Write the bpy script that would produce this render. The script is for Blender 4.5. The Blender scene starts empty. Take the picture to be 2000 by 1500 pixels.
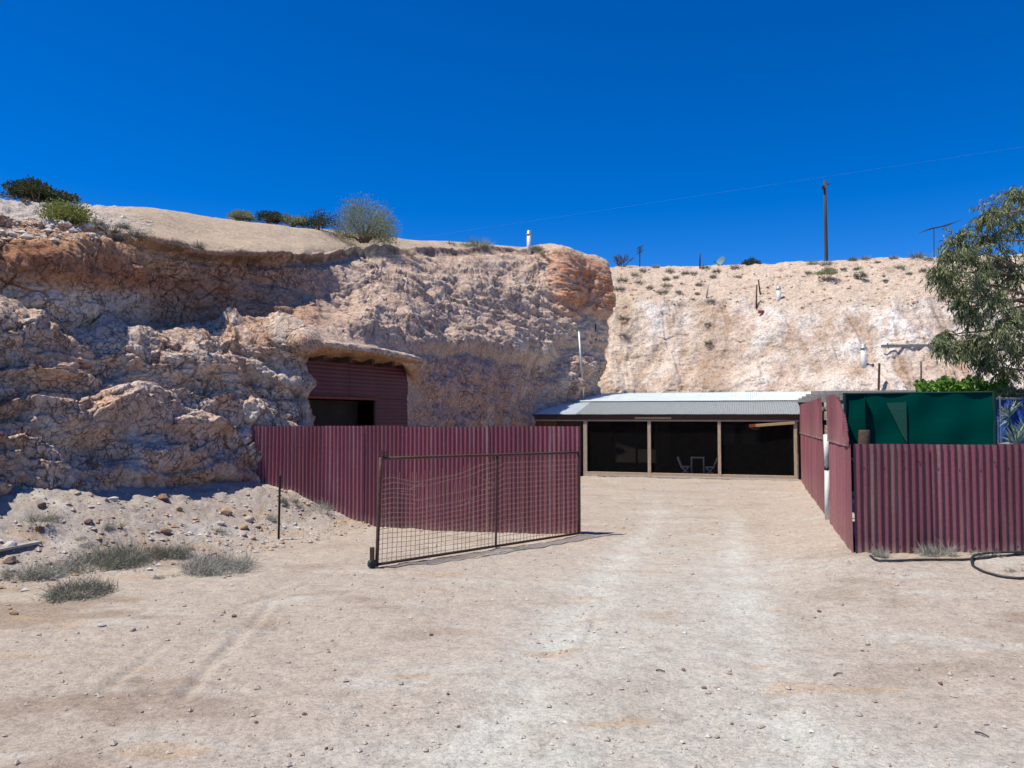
import bpy, math, random
import numpy as np
from mathutils import Vector, Matrix
from mathutils.bvhtree import BVHTree
random.seed(7); rng = np.random.default_rng(7)
S = bpy.context.scene
C = S.collection
R = math.radians
# ------------------------------------------------------------------ camera, sky, sun, exposure
F = 1500.0; CAMH = 1.65; PITCH = math.atan(62.0/F)
cam = bpy.data.cameras.new('camera'); camo = bpy.data.objects.new('camera', cam); C.objects.link(camo)
cam.sensor_width = 36; cam.lens = 36*F/2000.0; cam.clip_start = .05; cam.clip_end = 2000
camo.location = (0, 0, CAMH); camo.rotation_euler = (R(90)+PITCH, 0, 0)
S.camera = camo
TOSUN = Vector((-.955*math.cos(R(64)), -.297*math.cos(R(64)), math.sin(R(64)))).normalized()
W = bpy.data.worlds.new('World'); S.world = W; W.use_nodes = True
wn = W.node_tree.nodes; wl = W.node_tree.links
bg = wn['Background']; sky = wn.new('ShaderNodeTexSky'); sky.sky_type = 'NISHITA'
sky.sun_disc = False; sky.sun_elevation = R(64); sky.sun_rotation = math.atan2(TOSUN.x, TOSUN.y)
sky.altitude = 2600; sky.air_density = 1.0; sky.dust_density = 0.0; sky.ozone_density = 6.0
hs = wn.new('ShaderNodeHueSaturation'); hs.inputs['Saturation'].default_value = 1.36; hs.inputs['Hue'].default_value = .5115
wl.new(sky.outputs[0], hs.inputs['Color']); wl.new(hs.outputs[0], bg.inputs['Color'])
bg.inputs['Strength'].default_value = .13
sl = bpy.data.lights.new('sun', 'SUN'); so = bpy.data.objects.new('sun', sl); C.objects.link(so)
sl.energy = 5.0; sl.angle = R(.53); sl.color = (1, .945, .825)
so.rotation_euler = (-TOSUN).to_track_quat('-Z', 'Y').to_euler(); so.location = (-20, -5, 40)
S.view_settings.view_transform = 'Standard'; S.view_settings.look = 'None'
S.view_settings.exposure = 0.27; S.view_settings.gamma = 1; S.view_settings.use_curve_mapping = False

# ------------------------------------------------------------------ geometry helpers
cp, sp = math.cos(PITCH), math.sin(PITCH)
def ray(x, y):
    a = (x-1000)/F; b = (750-y)/F
    return Vector((a, cp-b*sp, sp+b*cp))
def at(x, y, Y):
    d = ray(x, y); return Vector((0, 0, CAMH)) + d*(Y/d.y)
def sstep(a, b, x):
    t = np.clip((np.asarray(x, float)-a)/(b-a), 0, 1); return t*t*(3-2*t)
def _h(ix, iy, iz, s):
    h = (ix.astype(np.uint32)*np.uint32(374761393)) ^ (iy.astype(np.uint32)*np.uint32(668265263)) ^ (iz.astype(np.uint32)*np.uint32(2246822519)) ^ np.uint32((s*3266489917) & 0xffffffff)
    h ^= h >> np.uint32(15); h *= np.uint32(2246822519); h ^= h >> np.uint32(13); h *= np.uint32(3266489917); h ^= h >> np.uint32(16)
    return h
def noise(p, s=0):
    p = np.asarray(p, np.float32); i = np.floor(p).astype(np.int32); f = (p-i).astype(np.float32); u = f*f*f*(f*(f*6-15)+10)
    out = 0
    for dx in (0, 1):
        wx = u[:, 0] if dx else 1-u[:, 0]
        for dy in (0, 1):
            wy = u[:, 1] if dy else 1-u[:, 1]
            for dz in (0, 1):
                wz = u[:, 2] if dz else 1-u[:, 2]
                h = _h(i[:, 0]+dx, i[:, 1]+dy, i[:, 2]+dz, s)
                k5 = np.float32(1/511.5); gx = (h & np.uint32(1023)).astype(np.float32)*k5-1; gy = ((h >> np.uint32(10)) & np.uint32(1023)).astype(np.float32)*k5-1
                gz_ = ((h >> np.uint32(20)) & np.uint32(1023)).astype(np.float32)*k5-1
                out = out + wx*wy*wz*(gx*(f[:, 0]-dx)+gy*(f[:, 1]-dy)+gz_*(f[:, 2]-dz))
    return out
def fbm(p, o=4, s=0, g=.5):
    p = np.asarray(p, float); a = 1; t = 0
    for k in range(o):
        t = t+a*noise(p, s+k*17); p = p*2.03+3.1; a *= g
    return t
def ridged(p, o=4, s=0):
    p = np.asarray(p, float); a = 1; t = 0
    for k in range(o):
        t = t+a*(1-2*np.abs(noise(p, s+k*13))); p = p*2.1+1.7; a *= .5
    return t/1.9
def voro(p, s=0):
    p = np.asarray(p, np.float32); i = np.floor(p).astype(np.int32); f = p-i.astype(np.float32)
    n = len(p); d1 = np.full(n, 9., np.float32); d2 = d1.copy(); idv = np.zeros(n, np.float32)
    for dx in (-1, 0, 1):
        for dy in (-1, 0, 1):
            for dz in (-1, 0, 1):
                h = _h(i[:, 0]+dx, i[:, 1]+dy, i[:, 2]+dz, s)
                q = (dx+(h & np.uint32(1023))*np.float32(1/1023.)-f[:, 0])**2+(dy+((h >> np.uint32(10)) & np.uint32(1023))*np.float32(1/1023.)-f[:, 1])**2+(dz+((h >> np.uint32(20)) & np.uint32(1023))*np.float32(1/1023.)-f[:, 2])**2
                c = q < d1
                d2 = np.where(c, d1, np.minimum(d2, q)); idv = np.where(c, (h >> np.uint32(7) & np.uint32(4095))*np.float32(1/4095.), idv); d1 = np.where(c, q, d1)
    return np.sqrt(d1), np.sqrt(d2), idv
def pchip(x, y, xi):
    x = np.asarray(x, float); y = np.asarray(y, float); h = np.diff(x)
    sh = (-1,)+(1,)*(y.ndim-1); d = np.diff(y, axis=0)/h.reshape(sh)
    m = np.zeros_like(y); m[0] = d[0]; m[-1] = d[-1]
    w1 = (2*h[1:]+h[:-1]).reshape(sh); w2 = (h[1:]+2*h[:-1]).reshape(sh)
    with np.errstate(divide='ignore', invalid='ignore'):
        hm = (w1+w2)/(w1/d[:-1]+w2/d[1:])
    m[1:-1] = np.where(d[:-1]*d[1:] > 0, np.nan_to_num(hm), 0)
    k = np.clip(np.searchsorted(x, xi, 'right')-1, 0, len(x)-2)
    H = h[k].reshape(sh); t = ((xi-x[k])/h[k]).reshape(sh)
    return (2*t**3-3*t**2+1)*y[k]+(t**3-2*t**2+t)*H*m[k]+(-2*t**3+3*t**2)*y[k+1]+(t**3-t**2)*H*m[k+1]

def tag(o, label=None, cat=None, group=None, kind=None):
    if label: o['label'] = label
    if cat: o['category'] = cat
    if group: o['group'] = group
    if kind: o['kind'] = kind
    return o
def thing(name, loc, label, cat, group=None):
    o = bpy.data.objects.new(name, None); C.objects.link(o); o.location = loc; o.empty_display_size = .1
    return tag(o, label, cat, group)
def mesh_obj(name, me, parent=None, loc=None):
    o = bpy.data.objects.new(name, me); C.objects.link(o)
    if parent: o.parent = parent
    if loc is not None: o.location = loc
    return o
def copy_tree(o, parent=None):
    c = o.copy(); C.objects.link(c); c.parent = parent
    for ch in [q for q in o.children]: copy_tree(ch, c)
    return c
def origin(o):
    v = Vector((0, 0, 0))
    while o: v += o.location; o = o.parent
    return v
class MB:
    def __init__(s): s.v = []; s.f = []
    def box(s, c, size, ax=None):
        c = Vector(c); A = ax or (Vector((1, 0, 0)), Vector((0, 1, 0)), Vector((0, 0, 1))); n = len(s.v)
        for dz in (-.5, .5):
            for dx, dy in ((-.5, -.5), (.5, -.5), (.5, .5), (-.5, .5)):
                s.v.append(c+A[0]*(dx*size[0])+A[1]*(dy*size[1])+A[2]*(dz*size[2]))
        s.f += [(n, n+3, n+2, n+1), (n+4, n+5, n+6, n+7), (n, n+1, n+5, n+4), (n+1, n+2, n+6, n+5), (n+2, n+3, n+7, n+6), (n+3, n, n+4, n+7)]
        return s
    def bar(s, p, q, w, h, up=(0, 0, 1)):
        p = Vector(p); q = Vector(q); d = (q-p); L = d.length; d.normalize(); up = Vector(up)
        a = d.cross(up)
        if a.length < 1e-4: a = Vector((1, 0, 0))
        a.normalize(); b = a.cross(d); return s.box((p+q)/2, (L, w, h), (d, a, b))
    def tube(s, pts, r, n=8, cap=True):
        pts = [Vector(p) for p in pts]; rr = r if isinstance(r, (list, tuple)) else [r]*len(pts); b0 = len(s.v); ref = None
        for i, p in enumerate(pts):
            d = (pts[min(i+1, len(pts)-1)]-pts[max(i-1, 0)]).normalized()
            if ref is None: ref = d.cross(Vector((0, 0, 1))) if abs(d.z) < .9 else d.cross(Vector((1, 0, 0)))
            a = (ref-d*ref.dot(d)).normalized(); ref = a; b = d.cross(a)
            for k in range(n):
                t = 2*math.pi*k/n; s.v.append(p+(a*math.cos(t)+b*math.sin(t))*rr[i])
        for i in range(len(pts)-1):
            for k in range(n):
                k2 = (k+1) % n; s.f.append((b0+i*n+k, b0+i*n+k2, b0+(i+1)*n+k2, b0+(i+1)*n+k))
        if cap:
            s.f.append(tuple(b0+k for k in range(n))[::-1]); s.f.append(tuple(b0+(len(pts)-1)*n+k for k in range(n)))
        return s
    def poly(s, pts):
        n = len(s.v); s.v += [Vector(p) for p in pts]; s.f.append(tuple(range(n, n+len(pts)))); return s
    def build(s, name, m, parent=None, smooth=False, bevel=0, kind=None, base=None):
        o0 = origin(parent) if parent else (Vector(base) if base is not None else Vector((0, 0, 0)))
        me = bpy.data.meshes.new(name); me.from_pydata([tuple(v-o0) for v in s.v], [], s.f); me.materials.append(m)
        if smooth: me.polygons.foreach_set('use_smooth', [True]*len(me.polygons))
        o = mesh_obj(name, me, parent, None if parent else o0)
        if bevel:
            b = o.modifiers.new('bevel', 'BEVEL'); b.width = bevel; b.segments = 2; b.limit_method = 'ANGLE'
        if kind: o['kind'] = kind
        return o
def np_mesh(name, v, f, m, col=None, smooth=True):
    me = bpy.data.meshes.new(name); v = np.asarray(v, np.float32); f = np.asarray(f, np.int32); k = f.shape[1]
    me.vertices.add(len(v)); me.vertices.foreach_set('co', v.ravel())
    me.loops.add(f.size); me.loops.foreach_set('vertex_index', f.ravel())
    me.polygons.add(len(f)); me.polygons.foreach_set('loop_start', np.arange(0, f.size, k, dtype=np.int32))
    me.polygons.foreach_set('loop_total', np.full(len(f), k, np.int32))
    me.polygons.foreach_set('use_smooth', np.full(len(f), smooth))
    me.update(calc_edges=True)
    if col is not None:
        a = me.color_attributes.new('Col', 'FLOAT_COLOR', 'POINT'); c = np.ones((len(v), 4), np.float32); c[:, :col.shape[1]] = col
        a.data.foreach_set('color', c.ravel())
    me.materials.append(m); return me
def grid_faces(nu, nv):
    i = np.arange(nu*nv).reshape(nu, nv)
    return np.stack([i[:-1, :-1], i[1:, :-1], i[1:, 1:], i[:-1, 1:]], -1).reshape(-1, 4)

# ------------------------------------------------------------------ materials
def ramp(nt, stops):
    r = nt.nodes.new('ShaderNodeValToRGB'); e = r.color_ramp.elements
    while len(e) < len(stops): e.new(.5)
    for i, (p, c) in enumerate(stops): e[i].position = p; e[i].color = (c, c, c, 1) if isinstance(c, (int, float)) else (*c, 1)
    return r
def mix(nt, fac, a, b, mode='MIX'):
    m = nt.nodes.new('ShaderNodeMix'); m.data_type = 'RGBA'; m.blend_type = mode
    for sock, val in ((m.inputs[0], fac), (m.inputs[6], a), (m.inputs[7], b)):
        if hasattr(val, 'is_output'): nt.links.new(val, sock)
        elif isinstance(val, (int, float)): sock.default_value = val
        else: sock.default_value = (*val, 1)
    return m.outputs[2]
def ntex(nt, scale, detail=4, rough=.55, vec=None, typ='noise', stretch=None):
    tc = nt.nodes.new('ShaderNodeTexCoord'); v = vec or tc.outputs['Object']
    if stretch:
        mp = nt.nodes.new('ShaderNodeMapping'); mp.inputs['Scale'].default_value = stretch; nt.links.new(v, mp.inputs[0]); v = mp.outputs[0]
    if typ == 'noise':
        n = nt.nodes.new('ShaderNodeTexNoise'); n.inputs['Detail'].default_value = detail; n.inputs['Roughness'].default_value = rough
    else:
        n = nt.nodes.new('ShaderNodeTexVoronoi'); n.feature = typ
    n.inputs['Scale'].default_value = scale; nt.links.new(v, n.inputs['Vector']); return n.outputs[0]
def bump(nt, h, strength, dist, prev=None):
    b = nt.nodes.new('ShaderNodeBump'); b.inputs['Strength'].default_value = strength; b.inputs['Distance'].default_value = dist
    nt.links.new(h, b.inputs['Height'])
    if prev: nt.links.new(prev, b.inputs['Normal'])
    return b.outputs[0]
def base_mat(name, rough=.8, metal=0, spec=.3):
    m = bpy.data.materials.new(name); m.use_nodes = True; p = m.node_tree.nodes['Principled BSDF']
    p.inputs['Roughness'].default_value = rough; p.inputs['Metallic'].default_value = metal; p.inputs['Specular IOR Level'].default_value = spec
    return m, m.node_tree, p
def simple(name, col, col2=None, scale=6, rough=.8, metal=0, spec=.3, bmp=.2, bd=.004, stretch=None, lo=.35, hi=.65, detail=5):
    m, nt, p = base_mat(name, rough, metal, spec); col2 = col2 or tuple(c*.65 for c in col)
    n = ntex(nt, scale, detail, .6, stretch=stretch); r = ramp(nt, [(lo, 0.), (hi, 1.)]); nt.links.new(n, r.inputs[0])
    nt.links.new(mix(nt, r.outputs[0], col, col2), p.inputs['Base Color'])
    if bmp: nt.links.new(bump(nt, n, bmp, bd), p.inputs['Normal'])
    return m
def mat_ground():
    m, nt, p = base_mat('ground_dust', .95, 0, .15)
    a = nt.nodes.new('ShaderNodeAttribute'); a.attribute_name = 'Col'
    n1 = ntex(nt, 38, 6, .7); n2 = ntex(nt, 160, 3, .7); n3 = ntex(nt, 4.5, 5, .6); n4 = ntex(nt, 11, 7, .72)
    r4 = ramp(nt, [(.32, .68), (.52, 1.), (.7, 1.12)]); nt.links.new(n4, r4.inputs[0])
    r1 = ramp(nt, [(.3, .62), (.52, 1.), (.72, 1.18)]); nt.links.new(n1, r1.inputs[0])
    r2 = ramp(nt, [(.32, .62), (.5, 1.), (.75, 1.25)]); nt.links.new(n2, r2.inputs[0])
    c = mix(nt, 1., a.outputs[0], r1.outputs[0], 'MULTIPLY'); c = mix(nt, 1., c, r2.outputs[0], 'MULTIPLY'); c = mix(nt, .8, c, r4.outputs[0], 'MULTIPLY')
    nt.links.new(c, p.inputs['Base Color'])
    b = bump(nt, n3, .3, .03); b = bump(nt, n4, .5, .03, b); b = bump(nt, n1, .55, .018, b); b = bump(nt, n2, .5, .006, b)
    nt.links.new(b, p.inputs['Normal']); return m
def mat_rock(name, crack=(.16, .07, .045), cs=7., camt=.7, fine=14):
    m, nt, p = base_mat(name, .95, 0, .12)
    a = nt.nodes.new('ShaderNodeAttribute'); a.attribute_name = 'Col'
    tc = nt.nodes.new('ShaderNodeTexCoord')
    w = nt.nodes.new('ShaderNodeTexNoise'); w.inputs['Scale'].default_value = 3; w.inputs['Detail'].default_value = 4; nt.links.new(tc.outputs['Object'], w.inputs['Vector'])
    vm = nt.nodes.new('ShaderNodeVectorMath'); vm.operation = 'MULTIPLY_ADD'; nt.links.new(w.outputs['Color'], vm.inputs[0]); vm.inputs[1].default_value = (.6, .6, .6); nt.links.new(tc.outputs['Object'], vm.inputs[2])
    vd = ntex(nt, cs, vec=vm.outputs[0], typ='DISTANCE_TO_EDGE')
    n1 = ntex(nt, fine, 7, .68); n2 = ntex(nt, 70, 4, .7); n0 = ntex(nt, 2.2, 5, .6)
    r1 = ramp(nt, [(.3, .5), (.48, 1.02), (.68, 1.32)]); nt.links.new(n1, r1.inputs[0])
    r2 = ramp(nt, [(.32, .82), (.68, 1.25)]); nt.links.new(n2, r2.inputs[0])
    rc = ramp(nt, [(0., 1.), (.035, .7), (.09, 0.)]); nt.links.new(vd, rc.inputs[0])
    rn = ramp(nt, [(.38, 0.), (.55, 1.)]); nt.links.new(n0, rn.inputs[0])
    mu = nt.nodes.new('ShaderNodeMath'); mu.operation = 'MULTIPLY'; nt.links.new(rc.outputs[0], mu.inputs[0]); nt.links.new(rn.outputs[0], mu.inputs[1])
    mu2 = nt.nodes.new('ShaderNodeMath'); mu2.operation = 'MULTIPLY'; nt.links.new(mu.outputs[0], mu2.inputs[0]); nt.links.new(a.outputs['Alpha'], mu2.inputs[1])
    mu3 = nt.nodes.new('ShaderNodeMath'); mu3.operation = 'MULTIPLY'; nt.links.new(mu2.outputs[0], mu3.inputs[0]); mu3.inputs[1].default_value = camt
    c = mix(nt, 1., a.outputs['Color'], r1.outputs[0], 'MULTIPLY'); c = mix(nt, 1., c, r2.outputs[0], 'MULTIPLY')
    c = mix(nt, mu3.outputs[0], c, crack)
    nt.links.new(c, p.inputs['Base Color'])
    inv = nt.nodes.new('ShaderNodeMath'); inv.operation = 'SUBTRACT'; inv.inputs[0].default_value = 1; nt.links.new(mu2.outputs[0], inv.inputs[1])
    b = bump(nt, n1, .85, .07); b = bump(nt, inv.outputs[0], .6, .035, b); b = bump(nt, n2, .6, .014, b)
    nt.links.new(b, p.inputs['Normal']); return m
def mat_maroon(name, base=(.155, .040, .058), worn=(.40, .29, .27), amt=.5, rough=.55, stretch=(9, 9, .35)):
    m, nt, p = base_mat(name, rough, 0, .35)
    n1 = ntex(nt, 1., 4, .6, stretch=stretch); r1 = ramp(nt, [(.52, 0.), (.72, amt)]); nt.links.new(n1, r1.inputs[0])
    n2 = ntex(nt, 30, 5, .7); r2 = ramp(nt, [(.3, .78), (.7, 1.15)]); nt.links.new(n2, r2.inputs[0])
    n3 = ntex(nt, .9, 3, .5); r3 = ramp(nt, [(.35, .25), (.65, 1.)]); nt.links.new(n3, r3.inputs[0])
    mu = nt.nodes.new('ShaderNodeMath'); mu.operation = 'MULTIPLY'; nt.links.new(r1.outputs[0], mu.inputs[0]); nt.links.new(r3.outputs[0], mu.inputs[1])
    n4 = ntex(nt, 1., 3, .5, stretch=(3, 3, .6)); c0 = mix(nt, n4, base, tuple(c*1.6+.012 for c in base))
    c = mix(nt, mu.outputs[0], c0, worn); c = mix(nt, 1., c, r2.outputs[0], 'MULTIPLY')
    at_ = nt.nodes.new('ShaderNodeAttribute'); at_.attribute_name = 'Col'; sx = nt.nodes.new('ShaderNodeSeparateColor'); nt.links.new(at_.outputs['Color'], sx.inputs[0])
    rt = ramp(nt, [(0., .78), (1., 1.22)]); nt.links.new(sx.outputs[1], rt.inputs[0]); c = mix(nt, 1., c, rt.outputs[0], 'MULTIPLY')
    n5 = ntex(nt, 7, 5, .7); r5 = ramp(nt, [(.3, .1), (.7, .95)]); nt.links.new(n5, r5.inputs[0]); md = nt.nodes.new('ShaderNodeMath'); md.operation = 'MULTIPLY'; nt.links.new(sx.outputs[0], md.inputs[0]); nt.links.new(r5.outputs[0], md.inputs[1])
    c = mix(nt, md.outputs[0], c, (.40, .32, .25))
    nt.links.new(c, p.inputs['Base Color']); nt.links.new(bump(nt, n2, .12, .002), p.inputs['Normal']); return m
def mat_leaf(name, c1, c2, scale=3., trans=.25, rough=.6):
    m, nt, p = base_mat(name, rough, 0, .3)
    g = nt.nodes.new('ShaderNodeNewGeometry'); n = ntex(nt, scale, 2)
    ad = nt.nodes.new('ShaderNodeMath'); ad.operation = 'ADD'; nt.links.new(g.outputs['Random Per Island'], ad.inputs[0]); nt.links.new(n, ad.inputs[1])
    r = ramp(nt, [(.55, c1), (1.35/1.5, c2)]); sc = nt.nodes.new('ShaderNodeMath'); sc.operation = 'MULTIPLY'; sc.inputs[1].default_value = .75
    nt.links.new(ad.outputs[0], sc.inputs[0]); nt.links.new(sc.outputs[0], r.inputs[0])
    nt.links.new(r.outputs[0], p.inputs['Base Color'])
    t = nt.nodes.new('ShaderNodeBsdfTranslucent'); nt.links.new(r.outputs[0], t.inputs[0])
    mx = nt.nodes.new('ShaderNodeMixShader'); mx.inputs[0].default_value = trans
    nt.links.new(p.outputs[0], mx.inputs[1]); nt.links.new(t.outputs[0], mx.inputs[2]); nt.links.new(mx.outputs[0], nt.nodes['Material Output'].inputs[0]); return m
def mat_screen(name, col, opac, col2=None):
    m, nt, p = base_mat(name, .95, 0, .0); p.inputs['Base Color'].default_value = (*col, 1)
    if col2:
        n = ntex(nt, 1., 3, stretch=(1.5, 1.5, 14)); nt.links.new(mix(nt, n, col, col2), p.inputs['Base Color'])
    t = nt.nodes.new('ShaderNodeBsdfTransparent'); mx = nt.nodes.new('ShaderNodeMixShader'); mx.inputs[0].default_value = opac
    nt.links.new(t.outputs[0], mx.inputs[1]); nt.links.new(p.outputs[0], mx.inputs[2]); nt.links.new(mx.outputs[0], nt.nodes['Material Output'].inputs[0]); return m
M = {}
M['ground'] = mat_ground()
M['rock'] = mat_rock('fractured_rock', (.13, .06, .036), 6.5, .85)
M['rock2'] = mat_rock('pale_rock', (.25, .14, .09), 5, .3, 11)
M['stone'] = simple('stone', (.47, .40, .34), (.32, .25, .20), 9, .95, bmp=.6, bd=.02)
M['stone_w'] = simple('white_stone', (.60, .57, .53), (.42, .37, .33), 11, .95, bmp=.6, bd=.02)
M['stone_b'] = simple('brown_stone', (.27, .17, .115), (.16, .095, .07), 11, .9, bmp=.6, bd=.02)
M['stone_o'] = simple('orange_stone', (.47, .33, .22), (.33, .21, .13), 11, .95, bmp=.6, bd=.02)
M['maroon'] = mat_maroon('maroon_paint')
M['maroon_side'] = mat_maroon('maroon_paint_side', (.19, .066, .080), (.38, .29, .29), .4, .6)
M['maroon_shaded'] = mat_maroon('maroon_paint_shaded', (.065, .010, .017), (.08, .03, .03), .2, .5, (.4, .4, 3))  # fence maroon darkened, the shade under the ledge is put into the colour
M['maroon_front'] = mat_maroon('maroon_weathered', (.145, .042, .056), (.36, .27, .215), .6, .55, (7, 7, .3))
M['rust'] = simple('rusty_steel', (.12, .066, .046), (.06, .036, .03), 30, .75, .2, .4)
M['wire'] = simple('rusty_wire', (.30, .22, .17), (.20, .14, .11), 40, .7, .2, .4, bmp=0)
M['steel_post'] = simple('dark_steel', (.03, .022, .02), (.06, .035, .025), 25, .6, .3, .4)
M['zinc'] = simple('grey_zinc', (.37, .40, .38), (.29, .31, .30), 4, .5, .35, .5, bmp=.05, stretch=(3, 1, 1))
M['zinc_white'] = simple('pale_zinc', (.66, .72, .71), (.56, .62, .615), 3, .5, .05, .5, bmp=.05)
M['zinc_blue'] = simple('bluish_zinc', (.56, .62, .64), (.46, .52, .55), 3, .42, .2, .5, bmp=.05)
M['timber'] = simple('weathered_timber', (.50, .40, .30), (.32, .235, .165), 5, .85, bmp=.4, stretch=(1.5, 9, 9))
M['timber_v'] = simple('weathered_post', (.52, .43, .33), (.33, .25, .18), 5, .85, bmp=.4, stretch=(9, 9, 1.2))
M['timber_grey'] = simple('grey_timber', (.42, .385, .34), (.28, .25, .215), 5, .85, bmp=.4, stretch=(3, 3, 3))
M['timber_dark'] = simple('dark_timber', (.11, .065, .045), (.05, .032, .026), 6, .85, bmp=.3, stretch=(2, 8, 8))
M['timber_red'] = simple('red_brown_timber', (.24, .12, .065), (.12, .06, .035), 6, .85, bmp=.3, stretch=(8, 8, 1.5))
M['timber_new'] = simple('yellow_timber', (.50, .36, .20), (.36, .24, .12), 6, .75, bmp=.2, stretch=(2, 8, 8))
M['red_paint'] = simple('faded_red', (.25, .055, .03), (.16, .04, .025), 14, .8)
M['brick'] = simple('brick', (.30, .11, .07), (.20, .07, .05), 30, .9)
M['pvc'] = simple('white_pvc', (.74, .74, .71), (.60, .60, .57), 5, .45, 0, .4, bmp=.03)
M['galv'] = simple('galvanised', (.48, .49, .49), (.36, .36, .35), 12, .45, .5, .5, bmp=.05)
M['grey_tube'] = simple('grey_tube', (.28, .28, .25), (.19, .18, .16), 8, .6, .3)
M['black'] = simple('black_rubber', (.018, .022, .028), (.03, .034, .04), 20, .55, 0, .4, bmp=.1)
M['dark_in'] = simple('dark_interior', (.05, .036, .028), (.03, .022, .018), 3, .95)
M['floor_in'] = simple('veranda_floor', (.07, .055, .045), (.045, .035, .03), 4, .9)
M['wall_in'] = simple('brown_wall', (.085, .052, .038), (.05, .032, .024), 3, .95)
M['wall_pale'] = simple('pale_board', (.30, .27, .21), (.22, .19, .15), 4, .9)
M['flyscreen'] = mat_screen('fly_screen', (.012, .012, .012), .45)
M['shade'] = mat_screen('green_shade_cloth', (.0, .042, .035), 1., (.0, .052, .043))
M['shade_thin'] = mat_screen('green_shade_cloth_thin', (.012, .062, .05), .95, (.03, .095, .072))
M['shade_hem'] = simple('green_hem', (.003, .03, .028), (.004, .04, .036), 8, .9)
M['blue'] = simple('blue_tarp', (.012, .05, .24), (.02, .08, .34), 3, .5, 0, .4, bmp=.5, bd=.03)
g_, gnt, gp = base_mat('dark_glass', .02, 0, .8); gp.inputs['Base Color'].default_value = (.01, .012, .012, 1); M['glass'] = g_
g_, gnt, gp = base_mat('dim_glass', .25, 0, .25); gp.inputs['Base Color'].default_value = (.012, .012, .014, 1); M['glass_dim'] = g_
M['white_frame'] = simple('chair_frame', (.8, .8, .76), (.7, .7, .66), 8, .5, bmp=0)
M['dish'] = simple('dish_grey', (.20, .25, .24), (.15, .19, .19), 6, .6, bmp=0)
M['pole'] = simple('pole_timber', (.075, .065, .068), (.045, .04, .044), 8, .85, stretch=(8, 8, .6))
M['dark_metal'] = simple('dark_metal', (.035, .035, .04), (.05, .045, .045), 12, .6, .4)
M['bark'] = simple('bark', (.22, .16, .12), (.12, .08, .06), 10, .9, stretch=(6, 6, 1.5))
M['twig'] = simple('twig', (.20, .155, .12), (.13, .10, .08), 14, .9, bmp=0)
M['deadwood'] = simple('dead_wood', (.10, .085, .085), (.06, .05, .05), 14, .9, bmp=0)
M['gum'] = mat_leaf('gum_leaf', (.085, .12, .05), (.255, .295, .145), 1.6, .28, .5)
M['vine'] = mat_leaf('vine_leaf', (.075, .18, .022), (.19, .34, .06), 4, .35)
M['dark_bush'] = mat_leaf('dark_bush_leaf', (.03, .042, .02), (.085, .10, .045), 1.5, .15)
M['lime_bush'] = mat_leaf('lime_bush_leaf', (.15, .18, .045), (.30, .33, .10), 2, .25)
M['grey_bush'] = mat_leaf('grey_green_leaf', (.19, .215, .115), (.34, .36, .20), 1.5, .2)
M['salt'] = mat_leaf('saltbush_twig', (.21, .205, .16), (.36, .35, .285), 3, .1, .9)
M['salt_dark'] = mat_leaf('dark_saltbush', (.13, .13, .10), (.25, .25, .195), 3, .1, .9)
M['dry'] = mat_leaf('dry_scrub', (.22, .215, .175), (.42, .41, .345), 2.5, .08, .9)
M['palm'] = mat_leaf('palm_leaf', (.22, .30, .22), (.38, .46, .36), 3, .25)

# ------------------------------------------------------------------ ground
def cliff_d(X, Y): return (X+5.02)*.887-(Y-14)*.461
def gz0(X, Y):
    X = np.asarray(X, float); Y = np.asarray(Y, float)
    z = np.interp(Y, [-50, 3.5, 9, 12.4, 25, 60], [0, 0, -.15, -.27, -.40, -.42])
    fl = 4.05+.33*(Y-9)                     # line of the side fence
    z = z+.19*sstep(-1.2, .1, X-fl)*np.interp(Y, [6, 8.5, 14, 21], [0, 1, .9, 0])
    d = cliff_d(X, Y); hb = np.interp(Y, [-5, 6, 12.3, 14, 15.5, 17], [.2, .62, .70, .47, .12, -.4])
    fall = 1-sstep(-.2, 2.7, d+.25*np.sin(Y*1.7)+.1*np.sin(Y*4.1))
    return z+np.maximum(0, hb-z)*fall
def ground_noise(X, Y):
    X = np.asarray(X, float); Y = np.asarray(Y, float)
    p = np.stack([X, Y, np.zeros_like(X)], -1)
    d = cliff_d(X, Y); rub = (1-sstep(1.2, 3.0, d))
    n = .035*fbm(p*.7, 3, 3)+.020*fbm(p*3.1, 3, 9)*(1+2.2*rub)+.010*np.abs(fbm(p*9., 2, 21))*(1+3*rub)
    n = n+.012*noise(p*np.array([6., 4.5, 1]), 77)*sstep(5.5, 9, Y)
    xc_ = np.interp(Y, [0, 3.6, 7.6, 14, 24], [.2, .6, 1.5, 3.3, 5.6])
    n = n-.014*sum(np.exp(-((X-xc_-o_)/.16)**2) for o_ in (-.78, .72))*(1-sstep(10, 18, Y))
    # tyre ruts: pairs of shallow grooves
    for (x0, y0, x1, y1, w) in RUTS:
        L = math.hypot(x1-x0, y1-y0); ux, uy = (x1-x0)/L, (y1-y0)/L
        s = (X-x0)*ux+(Y-y0)*uy; t = -(X-x0)*uy+(Y-y0)*ux
        n = n-.014*np.exp(-(t/w)**2)*sstep(-.2, .2, s)*(1-sstep(L-.2, L+.2, s))+.007*np.exp(-((np.abs(t)-2.2*w)/w)**2)*sstep(-.2, .2, s)*(1-sstep(L-.2, L+.2, s))
    return n
RUTS = []
for a, b in (((345, 1395), (475, 1225)), ((200, 1365), (330, 1255)), ((440, 1290), (530, 1170)), ((1140, 1275), (1170, 1190)), ((600, 1130), (470, 1180))):
    pa, pb = [Vector((0, 0, CAMH))+ray(*q)*((CAMH+.08)/-ray(*q).z) for q in (a, b)]
    RUTS.append((pa.x, pa.y, pb.x, pb.y, .04))
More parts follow.
